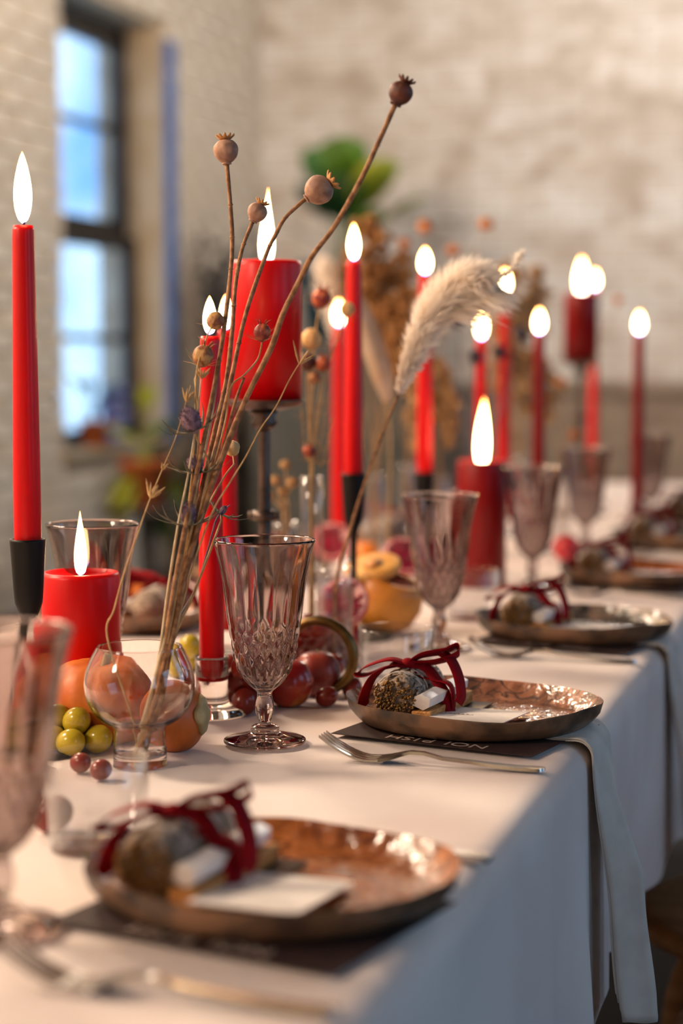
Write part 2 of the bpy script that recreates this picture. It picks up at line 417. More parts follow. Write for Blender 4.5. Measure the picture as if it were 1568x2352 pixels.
# the window in the left wall: painted reveal, black sashes, panes
w1 = empty('window_1', (XL, WY0, WZ0)); struct(w1)
ww, wh = WY1-WY0, WZ1-WZ0
def wp(nm, mt, lo, hi): lo, hi = V(lo), V(hi); return MB().box((lo+hi)/2, hi-lo).build(nm, mt, w1, smooth=False)
wp('jamb', 'jamb_paint', (-.13, ww-.012, 0), (.0, ww, wh)); wp('jamb', 'jamb_paint', (-.13, 0, 0), (0, .012, wh))
wp('lintel', 'jamb_paint', (-.13, 0, wh-.012), (0, ww, wh)); wp('sill', 'jamb_paint', (-.16, -.0, 0), (.03, ww, .03))
wp('edge_strip', 'blue_strip', (-.005, ww-.004, .03), (.024, ww+.075, wh-.06))  # thin blue strip along the far edge of the opening
for k in (0, 1):
    z0, z1 = (.03, wh/2+.0) if k == 0 else (wh/2, wh-.012); xo = -.165 if k == 0 else -.205
    s = empty('sash', (0, 0, 0)); s.parent = w1
    for nm, lo, hi in (('stile', (xo, .012, z0), (xo+.04, .085, z1)), ('stile', (xo, ww-.085, z0), (xo+.04, ww-.012, z1)),
                       ('rail', (xo, .012, z0), (xo+.04, ww-.012, z0+.06)), ('rail', (xo, .012, z1-(.10 if k else .06)), (xo+.04, ww-.012, z1)),
                       ('glazing_bar', (xo+.01, .085, (z0+z1)/2-.014), (xo+.035, ww-.085, (z0+z1)/2+.014))):
        lo, hi = V(lo), V(hi); MB().box((lo+hi)/2, hi-lo).build(nm, 'black_frame', s, smooth=False)
    for a, b in ((z0+.06, (z0+z1)/2-.014), ((z0+z1)/2+.014, z1-.06)):
        MB().box((xo+.02, ww/2, (a+b)/2), (.004, ww-.17, b-a)).build('pane', 'pane_glass', s, smooth=False)

# unseen lamps above the frame; the last three are added to brighten the walls
for k, ((x, y), pw) in enumerate(zip(UNSEEN_LAMPS, UNSEEN_LAMP_W)):
    ZH = 2.55 if y < 5 else 2.93
    t = empty('unseen_lamp', (x, y, 0), 0, ['round pendant lamp hanging left of the near end of the table', 'round pendant lamp hanging left of the round vase',
        'round pendant lamp hanging left of the far half of the table', 'unseen lamp added to brighten the left wall by the window', 'unseen lamp added to brighten the middle of the end wall', 'unseen lamp added to brighten the right of the end wall'][k],
        'lamp', 'pendant lamps under the ceiling')
    MB().tube([(0, 0, ZH+.15), (0, 0, ZC)], .006, 8).build('cord', 'iron', t)
    MB().lathe([(0, ZC-.03), (.05, ZC-.03), (.05, ZC), (0, ZC)], 20).build('ceiling_rose', 'iron', t)
    MB().lathe([(.03, ZH+.17), (.10, ZH+.13), (.19, ZH+.04), (.20, ZH+.035), (.105, ZH+.135), (.03, ZH+.18)], 28, loop=True).build('shade', 'iron', t)
    MB().ell((0, 0, ZH), (.05, .05, .06)).build('bulb', 'bulb_glow', t)
    l = bpy.data.lights.new('lamp_light', 'POINT'); l.energy = pw; l.color = ((1.0, .77, .57), (1.0, .77, .57), (1.0, .77, .57), (1.0, .80, .62), (1.0, .86, .72), (1.0, .92, .85))[k]; l.shadow_soft_size = .22
    lo = bpy.data.objects.new('lamp_light', l); link(lo, t); lo.location = (0, 0, ZH-.27)

# ------------------------------------------------------------------ table and cloth
TX0, TX1, TY0, TY1 = -1.015, -.238, -.45, 4.75
XC = (TX0+TX1)/2
tb = empty('dining_table', (XC, 0, 0), 0, 'long narrow dining table hidden under the white cloth', 'table')
MB().box((0, (TY0+TY1)/2, TZ-.02), (TX1-TX0-.06, TY1-TY0-.02, .034)).build('tabletop', 'oak', tb, smooth=False)
for sx in (-1, 1):
    for yy in (TY0+.12, (TY0+TY1)/2, TY1-.12):
        MB().lathe([(0, 0), (.018, 0), (.03, TZ-.04), (0, TZ-.04)], 12, (sx*.22, yy, 0)).build('leg', 'oak', tb)
NAPY = [1.557 + .5315*k - .014 for k in range(5)]
def cloth_section(y):
    hw = (TX1-TX0)/2; r = .022; out = []
    def drape(sgn):
        pts = []
        for i in range(15):
            q = i/14; dz = -r - q*.230
            fold = q**.8*(.020*math.sin(y*9.0+sgn) + .014*math.sin(y*21+1.3*sgn) + .008*math.sin(y*43+2))
            fl = q*.008
            if sgn > 0:                                   # the napkins press the cloth flat where they hang
                g_ = max(math.exp(-((y-yn)/.11)**4) for yn in NAPY); fold = fold*(1-g_) - .006*g_*q
            hem = .008*math.sin(y*14)*q
            pts.append((sgn*(hw + fl + max(fold, -.010-q*.012)), dz - hem))
        return pts
    L = drape(-1)[::-1]; Rr = drape(1)
    arcR = [(hw-r+r*math.sin(a), -r+r*math.cos(a)) for a in [PI/2*k/5 for k in range(6)]]
    arcL = [(-x, z) for x, z in arcR][::-1]
    top = []
    for i in range(1, 40):
        x = -hw+r + (2*hw-2*r)*i/40
        eb = min(1, min(i, 40-i)/4); top.append((x, eb*(-.0006 + .0006*NZ.noise(V((x*9+y*3, y*7, 0))))))
    return L[:-1] + arcL + top + arcR + Rr[1:]
rows = []
NY = 420
for i in range(NY+1):
    y = TY0 + (TY1-TY0)*i/NY; rows.append([V((XC+x, y, TZ+z)) for x, z in cloth_section(y)])
n = len(rows[0]); m = MB()
fs = [(i*n+k, i*n+k+1, (i+1)*n+k+1, (i+1)*n+k) for i in range(NY) for k in range(n-1)]
m.add([p for r in rows for p in r], fs)
cl = m.build('tablecloth', 'cloth'); tag(cl, 'white linen tablecloth draped over the long dining table', 'tablecloth')

# ------------------------------------------------------------------ candles
def flame_mesh(h, r, seg=14, lean=0, point=.08):
    prof = [(0, 0)]
    for i in range(1, 17):
        t = i/17; prof.append((r*(1.0+.3*point)*(math.sin(PI*t**(.80-.35*point))**.72)*(1-t)**point, h*t))
    prof.append((0, h)); mb = MB().lathe(prof, seg)
    mb.v = [p + V((lean*(p.z/h)**2, 0, 0)) for p in mb.v]
    return mb
def candle(name, base, r0, r1, h, fh, fr, label, group=None, wax='wax', melted=0.0, tilt=0, point=.08):
    base = V(base); t = empty(name, base, 0, label, 'candle', group)
    if r0 > .02:   # pillar
        prof = [(0, 0), (r0, 0), (r0, h-.004), (r0-.0015, h-.0005), (r0-.004, h), (r0*.8, h-.003-melted*.3), (r0*.4, h-.006-melted), (0, h-.007-melted)]
    else:
        prof = [(0, 0), (r0*.9, 0), (r0, .006), (r0*.98+r1*.02, h*.3), ((r0+r1)/2, h*.65), (r1*1.02, h*.96), (r1, h-.004), (r1*.9, h), (r1*.4, h-.003), (0, h-.004)]
    MB().lathe(prof, 40 if r0 > .02 else 24).build('wax_body', wax, t)
    wz = h-.008-melted if r0 > .02 else h-.005
    MB().tube([(0, 0, wz), (.0006, 0, wz+.006), (.0015, 0, wz+.011)], .0011, 6).build('wick', 'wick', t)
    fl = flame_mesh(fh, fr, lean=tilt, point=point).build('flame', 'flame_fire', t); fl.location = (0, 0, wz+.006)
    return t
def taper_top(px, y_top, d): return pt(px, y_top, d)

# ------------------------------------------------------------------ candle holders
def iron_holder(px, d, ztop, label, group='slim black iron taper holders'):
    b = col_at(px, d); t = empty('candle_holder', b, 0, label, 'candle holder', group)
    MB().lathe([(0, 0), (.045, 0), (.046, .002), (.044, .004), (.012, .006), (.005, .012), (.0042, .03), (.0042, ztop-.075), (.0055, ztop-.068), (.0112, ztop-.053), (.0118, ztop-.048),
                (.0147, ztop-.002), (.0147, ztop), (.0128, ztop), (.0122, ztop-.03), (0, ztop-.031)], 32).build('body', 'iron', t)
    return b
def glass_holder(px, py, label, d=None, group='clear glass taper holders'):
    b = on(px, py) if d is None else col_at(px, d)
    t = empty('candle_holder', b, 0, label, 'candle holder', group)
    MB().lathe([(0, 0), (.0315, 0), (.032, .002), (.031, .006), (.024, .008), (.0165, .010), (.0150, .014), (.0150, .052), (.0152, .0535), (.0135, .0535), (.0125, .050), (.0120, .036), (.006, .031), (0, .030)], 40).build('body', 'thick_glass', t)
    return b
def tall_stand(px, d, zd, label):
    b = col_at(px, d); t = empty('candle_stand', b, 0, label, 'candle stand', 'tall metal pillar candle stands')
    MB().lathe([(0, 0), (.055, 0), (.056, .003), (.05, .006), (.02, .010), (.009, .02), (.0063, .035), (.0063, zd-.022), (.0063, zd-.02), (0, zd-.02)], 32).build('stem', 'aged_metal', t)
    MB().lathe([(.0063, zd-.116), (.012, zd-.118), (.0135, zd-.113), (.012, zd-.108), (.0063, zd-.110)], 24, loop=True).build('collar', 'aged_metal', t)
    for s in (-1, 1): MB().ell((s*.0135, -.002, zd-.113), (.004, .004, .0045), 10, 8).build('rivet', 'aged_metal', t)
    MB().lathe([(.0063, zd-.028), (.010, zd-.025), (.0145, zd-.019), (.011, zd-.015), (.0155, zd-.010), (.009, zd-.006), (.0063, zd-.006)], 24, loop=True).build('finial', 'aged_metal', t)
    MB().lathe([(0, zd-.008), (.018, zd-.007), (.034, zd-.003), (.0405, zd+.003), (.0415, zd+.0035), (.0398, zd+.0015), (.034, zd-.0005), (0, zd-.0008)], 44).build('dish', 'aged_metal', t)
    return b

b = iron_holder(62, 1.49, .175, 'black iron taper holder at the left edge beside the red pillar candle')
candle('taper_candle', b+V((0, 0, .1445)), .0112, .0088, .284, .058, .0074, 'tall lit red taper candle at the far left edge')
b = glass_holder(487, 1641, 'clear glass taper holder behind the cut goblet and the persimmon')
candle('taper_candle', b+V((0, 0, .0315)), .0113, .0088, .310, .035, .0062, 'lit red taper candle in the clear glass holder behind the dried bouquet')
b = glass_holder(521, 1600, 'clear glass taper holder hidden behind the front goblet', d=1.95)
candle('taper_candle', b+V((0, 0, .0315)), .0113, .0088, .320, .036, .0065, 'lit red taper candle just behind the front glass-held one')
b = iron_holder(812, 2.10, .190, 'black iron taper holder in front of the cut squash')
candle('taper_candle', b+V((0, 0, .1595)), .0112, .0088, .272, .042, .0070, 'lit red taper candle in black holder right of the tall pillar candle')
b = iron_holder(974, 2.60, .160, 'black iron taper holder behind the pampas plume stem')
candle('taper_candle', b+V((0, 0, .1295)), .0112, .0088, .310, .036, .0085, 'lit red taper candle behind the pampas plume, first beyond the pale leaf')
for px, d, zt, lab in ((778, 2.9, .372, 'lit red taper candle glowing behind the dried seed heads'), (1103, 3.0, .352, 'lit red taper candle under the pampas plume tip'),
                       (1156, 3.3, .438, 'lit red taper candle whose flame touches the pampas plume tip'), (1235, 3.05, .362, 'lit thin red taper candle between the plume and the far tall pillar'),
                       (1463, 3.4, .366, 'lit dark red taper candle at the far right'), (1360, 4.0, .470, 'lit red taper candle just behind the far tall pillar')):
    b = glass_holder(px, 0, 'clear glass holder of the ' + lab.replace('lit ', '').replace('candle ', ''), d=d)
    candle('taper_candle', b+V((0, 0, .0315)), .0113, .0090, zt-.0315, .040 if px != 1103 else .050, .0088, lab, 'far red taper candles', 'wax_dark' if px in (1463, 1235) else 'wax')
b = col_at(183, 1.61)
candle('pillar_candle', b, .0345, .0345, .134, .058, .0056, 'short lit red pillar candle beside the black holder at left', melted=.002, point=.4)
b = tall_stand(607, 1.84, .277, 'aged metal pillar candle stand behind the front goblet')
candle('pillar_candle', b+RT*.003+V((0, 0, .2767)), .0350, .0350, .142, .076, .0082, 'red lit pillar candle raised on the metal stand, centre left', melted=.002, point=.5, tilt=.002)
b = col_at(1106, 2.58)
candle('pillar_candle', b, .0350, .0350, .178, .102, .0100, 'tall dark red lit pillar candle standing on the cloth, centre right', wax='wax_dark', melted=.012, point=.2, tilt=.003)
b = tall_stand(1330, 3.77, .312, 'aged metal pillar candle stand far down the table')
candle('pillar_candle', b+V((0, 0, .3117)), .0350, .0350, .142, .078, .0125, 'dark red lit pillar candle raised on the far metal stand', wax='wax_dark', melted=.004)

# ------------------------------------------------------------------ goblets and glasses
k_ = .0001008
def goblet():
    t = empty('goblet', (0, 0, 0)); H = .172
    Z = lambda y: (2050-y)*k_
    outer = [(62, 1640), (66, 1610), (100, 1580), (140, 1545), (180, 1500), (212, 1450), (235, 1400), (252, 1350), (266, 1300), (281, 1200), (295, 1100), (309, 1000), (322, 900), (333, 800), (345, 700), (362, 600), (384, 500), (408, 400), (424, 350)]
    pts = spline([V((r*k_, Z(y), 0)) for r, y in outer], 5)
    o = [(p.x, p.y) for p in pts]
    def rf(r, z, a):
        q = max(0, min(1, (z-.044)/.012))*max(0, min(1, (.168-z)/.03))
        up = max(0, min(1, (z-.085)/.02)); lo = 1-up
        fl = abs(math.cos(8*a + .6*math.sin(z*60)*lo))**.6
        dia = abs(math.sin(9*a + z*150))*abs(math.sin(9*a - z*150))
        thin = .35+.65*max(0, min(1, (.150-z)/.06))
        return r - q*thin*(up*.0013*(1-fl) + lo*.0021*(1-dia**.7))
    inner = [(r-.0026 if z > .06 else max(r-.0030, 0), z) for r, z in o if z > .052][::-1]
    inner = [(inner[0][0], inner[0][1]-.0002)] + inner[1:] + [(.008, .0505), (0, .0498)]
    rim = [(o[-1][0]-.0003, o[-1][1]+.0009), (o[-1][0]-.0013, o[-1][1]+.0013), (o[-1][0]-.0022, o[-1][1]+.0009)]
    mb = MB()
    seg = 108
    bottom = [(0, Z(1640)-.0005)]
    smooth_part = set(inner + rim)                      # only the outside is cut
    mb.lathe(bottom + o + rim + inner, seg, rf=lambda r, z, a: r if (r, z) in smooth_part else rf(r, z, a))
    mb.build('bowl', 'goblet_glass', t)
    stem = [(62, 1642), (66, 1660), (76, 1700), (80, 1740), (76, 1785), (62, 1830), (50, 1862), (56, 1880), (96, 1893), (122, 1912), (118, 1932), (126, 1945), (170, 1962), (250, 1985), (330, 2004), (342, 2018), (338, 2032), (300, 2043), (200, 2046)]
    sp = [(p.x, p.y) for p in spline([V((r*k_, Z(y), 0)) for r, y in stem], 4)]
    def rs(r, z, a):
        q = 1 if .020 < z < .040 else 0
        return r*(1 - .06*q*(1-abs(math.cos(3*a))))
    mb = MB().lathe([(0, Z(1642))] + sp + [(0, .0004)], 60, rf=rs); mb.build('stem_and_foot', 'goblet_glass', t)
    return t
gb = goblet()
SETY = [1.006, 1.536, 2.066, 2.596, 3.126, 3.656]       # places laid along the right-hand edge
GOB = [(on(608, 1708), 'smoky cut-glass goblet in sharp focus at the centre, before the red plums'), (col_at(-14, 1.01), 'blurred smoky goblet cut off by the left edge in the foreground'),
       (col_at(212, 1.66), 'smoky goblet behind the short red pillar candle at left'), (on(1008, 1492), 'smoky goblet beyond the low clear tumbler'),
       (col_at(1224, 2.52), 'smoky goblet right of the tall dark red pillar on the cloth'), (col_at(1345, 3.02), 'smoky goblet far down the table below the far metal stand'),
       (col_at(1492, 3.55), 'smoky goblet farthest right beyond the far right taper')]
for i, (p, lab) in enumerate(GOB):
    g = gb if i == 0 else copy_tree(gb)
    g.location = p; g.rotation_euler = (0, 0, i*.37); tag(g, lab, 'goblet', 'smoky cut-glass goblets')

def tumbler(p, r, h, label):
    t = empty('tumbler', p, 0, label, 'glass', 'low clear tumblers')
    MB().lathe([(0, 0), (r*.9, 0), (r*.93, .002), (r, h), (r-.0006, h+.0008), (r-.0016, h+.0004), (r*.93-.0018, .007), (0, .006)], 44).build('body', 'clear_glass', t)
tumbler(on(908, 1583), .0375, .060, 'low clear tumbler behind the ribboned bundle')
tumbler(on(225, 1945), .0345, .060, 'low clear tumbler in front of the round vase, left foreground')
tumbler(on(1085, 1420), .0345, .060, 'low clear tumbler at the foot of the tall dark pillar')

# round vase on a cylinder foot
VB = on(322, 1757)
vz = empty('vase', VB, 0, 'round clear glass bubble vase on a cylinder foot holding dried stems', 'vase')
prof = [(0, 0), (.0200, 0), (.0213, .003), (.0205, .027), (.0220, .0315), (.0320, .038), (.0405, .049), (.0438, .062), (.0425, .076), (.0382, .087), (.0343, .0940), (.0338, .0955),
        (.0326, .0955), (.0326, .0942), (.0366, .0862), (.0408, .0755), (.0422, .062), (.0388, .0500), (.0308, .0402), (.0212, .0345), (.0188, .029), (.0190, .009), (0, .008)]
MB().lathe([(p.x, p.y) for p in spline([V((a, b_, 0)) for a, b_ in prof[:12]], 4)] + [(p.x, p.y) for p in spline([V((a, b_, 0)) for a, b_ in prof[12:]], 4)], 64).build('body', 'thick_glass', vz)
def bud_vase(p, r, h, label):
    t = empty('bud_vase', p, 0, label, 'vase', 'slim clear bud vases')
    MB().lathe([(0, 0), (r, 0), (r*1.02, .003), (r*1.02, h*.6), (r*.98, h*.8), (r, h), (r-.001, h+.0005), (r-.0018, h), (r-.002, h*.6), (r-.002, .006), (0, .005)], 36).build('body', 'clear_glass', t)
BV1, BV2 = col_at(716, 1.95), col_at(768, 1.90)
bud_vase(BV1, .0125, .196, 'tall slim clear vase of dried seed heads behind the front goblet')
bud_vase(BV2, .0190, .104, 'short clear bud vase holding the pampas plume')

# ------------------------------------------------------------------ place settings along the right-hand edge
def plate_mesh(a, b, hrim, seed):
    NR, NS = 22, 72; r = random.Random(seed); ph = [r.uniform(0, 6.28) for _ in range(6)]
    def rad(t): return 1 + .018*math.sin(2*t+ph[0]) + .014*math.sin(3*t+ph[1]) + .008*math.sin(7*t+ph[2])
    def prof(s):   # 0..1 across: flat floor then a rising wall
        return .0 if s < .72 else hrim*((s-.72)/.28)**1.5
    top = MB(); vs = []; fs = []
    for side in (0, 1):
        pass
    def pos(s, t, under):
        k = rad(t)*(1 - (1-s)*(.25 if s > .72 else .25)) if False else rad(t)
        sp = .84*s/.72 if s < .72 else .84 + .16*((s-.72)/.28)**.8
        x, y = a*k*sp*math.cos(t), b*k*sp*math.sin(t)
        z = .0065 + prof(s)*(1+.10*math.sin(3*t+ph[3])+.06*math.sin(5*t+ph[4])) + (0 if s < .5 else .0)
        if not under: z += .0008*NZ.noise(V((x*110, y*110, seed)))
        else: z -= .0058 if s < .95 else .0058*(1-s)/.05*.9+.0012
        return V((x, y, max(z, .0002)))
    def sheet(under):
        vs = [pos(0, 0, under)]; fs = []
        for i in range(1, NR+1):
            for k in range(NS): vs.append(pos(i/NR, 2*PI*k/NS, under))
        for k in range(NS): fs.append((0, 1+k, 1+(k+1) % NS))
        for i in range(NR-1):
            for k in range(NS):
                j = (k+1) % NS; A = 1+i*NS; B = A+NS; fs.append((A+k, B+k, B+j, A+j))
        return vs, fs
    vi, fi = sheet(False); vo, fo = sheet(True)
    n = len(vi); inn = MB().add(vi, fi)
    out = MB().add(vo, fo)
    A, B = n-NS, len(vo)-NS
    rimv = [vi[A+k] for k in range(NS)] + [vo[B+k] for k in range(NS)]
    out.add(rimv, [(k, (k+1) % NS, NS+(k+1) % NS, NS+k) for k in range(NS)])
    return inn, out
def make_plate(inside, seed):
    t = empty('plate', (0, 0, 0)); i, o = plate_mesh(.112, .099, .0155, seed)
    o.build('outside', 'plate_outside', t); i.build('glazed_inside', inside, t); return t
PLP = {'plate_brown': make_plate('plate_brown', 1), 'plate_rust': make_plate('plate_rust', 2), 'plate_grey': make_plate('plate_grey', 3)}
used = set()
def get_plate(kind):
    if kind in used: return copy_tree(PLP[kind])
    used.add(kind); return PLP[kind]

def make_fork():
    t = empty('fork', (0, 0, 0)); L = .182
    def zc(x): # x from 0 (tine tips) to L
        u = x/L
        return .0018 + .0175*max(0, 1-u/.22)**1.6 + .0075*math.exp(-((u-.43)/.11)**2) + .0030*math.exp(-((u-.66)/.16)**2) + .0012*max(0, u-.8)/.2
    def sec(x, y0, y1, th):
        z = zc(x); return [V((x, y0, z-th/2)), V((x, y1, z-th/2)), V((x, y1*.92+y0*.08, z+th/2)), V((x, y0*.92+y1*.08, z+th/2))]
    hb = MB(); secs = []
    for x, w in ((.048, .0225), (.055, .0220), (.062, .0190), (.068, .0130), (.074, .0078), (.085, .0062), (.10, .0060), (.12, .0075), (.14, .0098), (.16, .0122), (.174, .0128), (.180, .0100), (.182, .0050)):
        secs.append(sec(x, -w/2, w/2, .0024))
    hb.loft(secs).build('handle', 'steel', t, auto=40)
    for k in range(4):
        yc = -.0093+.0062*k; mb = MB(); ss = []
        for i in range(9):
            x = .050*(1-i/8); w = .0040*(1-.35*i/8) if i < 8 else .0015
            ss.append(sec(x, yc-w/2, yc+w/2, .0019))
        mb.loft(ss).build('tine', 'steel', t, auto=40)
    return t
def make_knife():
    t = empty('table_knife', (0, 0, 0)); mb = MB(); ss = []
    for x, w, th in ((0, .001, .001), (.004, .007, .0012), (.02, .013, .0014), (.06, .0165, .0016), (.095, .0165, .0018), (.103, .010, .003), (.11, .0085, .005)):
        y0 = -.0075; ss.append([V((x, y0, .0025-th/2)), V((x, y0+w, .0025-th*.2)), V((x, y0+w, .0025+th*.2)), V((x, y0, .0025+th/2))])
    mb.loft(ss).build('blade', 'steel', t, auto=40)
    mb = MB(); ss = []
    for x, w, th in ((.11, .0085, .005), (.13, .0095, .005), (.17, .013, .005), (.198, .0145, .005), (.204, .011, .004)):
        ss.append([V((x, -.0033-w*.5+.0033, .0027-th/2)), V((x, w*.5, .0027-th/2)), V((x, w*.5, .0027+th/2)), V((x, -w*.5, .0027+th/2))])
    mb.loft(ss).build('handle', 'steel', t, auto=40, bevel=.001)
    return t

def make_menu():
    t = empty('menu_card', (0, 0, 0))
    MB().box((0, 0, .0004), (.186, .146, .0006)).build('paper', 'menu_paper', t, smooth=False)
    for ch, x in zip('NOIPISH', (0, .0168, .0280, .0452, .0565, .0655, .0780)):     # each letter a thin printed shape
        c = bpy.data.curves.new('letter', 'FONT'); c.body = ch; c.size = .0175; c.align_x = 'CENTER'; c.align_y = 'CENTER'; c.extrude = .0001
        c.materials.append(MT['letter_print'])
        o = bpy.data.objects.new('letter_source', c); link(o); me = bpy.data.meshes.new_from_object(o.evaluated_get(bpy.context.evaluated_depsgraph_get())); bpy.data.objects.remove(o)
        o = bpy.data.objects.new('letter', me); link(o, t); o.location = (.040-x, -.0605, .00085); o.rotation_euler = (0, 0, PI); o.scale = (1.2, 1, 1)
    return t

def make_bundle():
    """herb stick, selenite, wood stick tied with a ribbon; axis along +y, cut stem ends facing -y"""
    t = empty('gift_bundle', (0, 0, 0)); t.scale = (1.1, 1.1, 1.1); R = .0178; L = .105; r = random.Random(4)
    def rr(r0, z, a): return r0*(1+.05*math.sin(5*a+z*90)+.04*math.sin(11*a-z*130))
    prof = [(0, 0), (R*.80, .001), (R*.98, .008), (R*1.0, .03), (R*.93, .05), (R*.96, .07), (R*.85, .092), (R*.55, .102), (0, L)]
    Rx = M.Rotation(-PI/2, 3, 'X')     # z -> +y
    hs = MB().lathe(prof, 40, (0, 0, R+.0005), Rx, rf=rr).build('herb_stick', 'herb_leaf', t)
    lf = MB()
    for i in range(170):               # dry grey leaves lapped along the stick
        a = r.uniform(0, 2*PI); y = r.uniform(.006, .09); l = r.uniform(.010, .018); w_ = r.uniform(.0014, .0026); q = R*(1.02 - .5*max(0, (y-.06)/.05)**2)
        n_ = V((math.cos(a), 0, math.sin(a))); tg = V((-math.sin(a), 0, math.cos(a))); c0 = V((0, y, R+.0005)) + n_*q
        dr = (V((0, 1, 0)) + tg*r.uniform(-.5, .5)).normalized(); sd = n_.cross(dr)
        p0, p1, p2 = c0-dr*l/2-n_*.0005, c0+n_*.0013, c0+dr*l/2-n_*.0002
        lf.add([p0, p1-sd*w_, p2, p1+sd*w_, p1+n_*.0006], [(0, 1, 4), (1, 2, 4), (2, 3, 4), (3, 0, 4)])
    tag(lf.build('dry_leaves', 'herb_leaf', hs), kind='stuff')
    st = MB()
    for i in range(230):
        q = R*.93*math.sqrt(r.random()); a = r.uniform(0, 2*PI); l = r.uniform(.002, .0055); rad = r.uniform(.0005, .0011)
        x, z = q*math.cos(a), R+.0005+q*math.sin(a); tx, tz = r.uniform(-.25, .25), r.uniform(-.25, .25)
        st.tube([(x, .002, z), (x+tx*l, -l-.0002+(q/R)**2*.004, z+tz*l)], rad, 5)
    tag(st.build('cut_stems', 'herb_stem', hs), kind='stuff')
    sg = MB()
    for y0, tl in ((.018, .25), (.022, .18), (.036, -.2), (.040, .3), (.062, .2), (.066, -.25), (.082, .2)):
        pts = [(R*1.06*math.cos(2*PI*k/28), y0+tl*R*math.cos(2*PI*k/28+.5), R+.0005+R*1.06*math.sin(2*PI*k/28)) for k in range(29)]
        sg.tube(pts, .0006, 5, cap=False)
    sg.build('string', 'string', hs)
    # selenite block and wood stick beside it, over a small black card
    MB().box((.033, .048, .0006), (.036, .110, .0008), M.Rotation(-.10, 3, 'Z')).build('black_card', 'black_card', t, smooth=False)
    MB().box((.0275, .047, .0062), (.0155, .104, .0098), M.Rotation(-.10, 3, 'Z')).build('wood_stick', 'palo_wood', t, smooth=False, bevel=.0008)
    mb = MB(); Rz = M.Rotation(-.10, 3, 'Z') @ M.Rotation(.25, 3, 'Y')
    sec = [(-.0068, -.0048), (.003, -.0060), (.0072, -.002), (.0064, .0050), (-.002, .0064), (-.0070, .003)]
    mb.loft([[V((.0265, .045, .0178)) + Rz @ V((x*s, y, z*s)) for x, z in sec] for y, s in ((-.046, .95), (-.03, 1), (.03, 1.02), (.047, .9))])
    mb.build('selenite_stick', 'selenite', t, smooth=False)
    # velvet ribbon: a band round everything, a knot, two loops and two tails
    rb = MB(); yb = .040; top = 2*R+.0022; W = .0120
    band = [(-R-.0012, yb, R), (-R*.72, yb, R*1.75), (0, yb, top), (R*.85, yb, R*1.7), (.034, yb, .026), (.0378, yb, .012), (.0368, yb, .0012)]
    rb.ribbon(spline(band, 6), V((0, 1, 0)), W)
    K = V((.001, yb-.002, top+.0032))
    loopL = [K, K+V((-.014, -.006, .0035)), K+V((-.031, -.011, -.002)), K+V((-.0375, -.012, -.008)), K+V((-.031, -.013, -.0085)), K+V((-.016, -.008, -.003)), K]
    rb.ribbon(spline(loopL, 7), V((.1, 1, .15)), lambda u: W*(.6+.4*math.sin(PI*u)))
    loopR = [K, K+V((.010, .004, .0062)), K+V((.026, .014, .0088)), K+V((.0345, .020, .012)), K+V((.036, .018, .006)), K+V((.020, .008, .0008)), K]
    rb.ribbon(spline(loopR, 7), V((-.2, 1, -.6)), lambda u: W*(.7+.5*math.sin(PI*u)))
    tailL = [K, K+V((-.012, -.010, -.001)), K+V((-.024, -.018, -.010)), K+V((-.030, -.021, -.024)), K+V((-.0305, -.022, -.0335))]
    rb.ribbon(spline(tailL, 7), V((.5, .8, .2)), lambda u: W*(.65+.35*u if u < .9 else 1-.9*(u-.9)/.1))
    tail1 = [K, K+V((.013, .004, -.003)), K+V((.024, -.001, -.013)), K+V((.0325, -.004, -.026)), K+V((.0355, -.006, -.0365))]
    rb.ribbon(spline(tail1, 7), V((.5, .8, .3)), lambda u: W*(.7+.3*u))
    tail2 = [K+V((.024, .012, .008)), K+V((.033, .010, .002)), K+V((.040, .006, -.011)), K+V((.0425, .003, -.024)), K+V((.041, 0, -.030))]
    rb.ribbon(spline(tail2, 7), V((.4, .9, .1)), W)
    rb.ell(K, (.0056, .0052, .0044), 14, 10)
    rb.build('ribbon', 'velvet', t)
    return t

def make_note():
    t = empty('name_card', (0, 0, 0))
    MB().box((0, 0, .0004), (.066, .092, .0007)).build('paper', 'card_white', t, smooth=False)
    r = random.Random(12); hw = MB(); x = .004
    for k in range(9):
        h = r.choice([.004, .0045, .009, .005]); w_ = .0040
        pts = [(x+w_*q*1.1 - .0016*math.sin(2*PI*q), .0+h*math.sin(PI*q)*(1 if k % 3 else 1.3)-.002*(k == 5)) for q in [i/8 for i in range(9)]]
        hw.tube([(p, q*.7+.004, .0009) for p, q in pts], .00018, 4); x += w_
    hw.build('handwriting', 'ink', t)
    return t

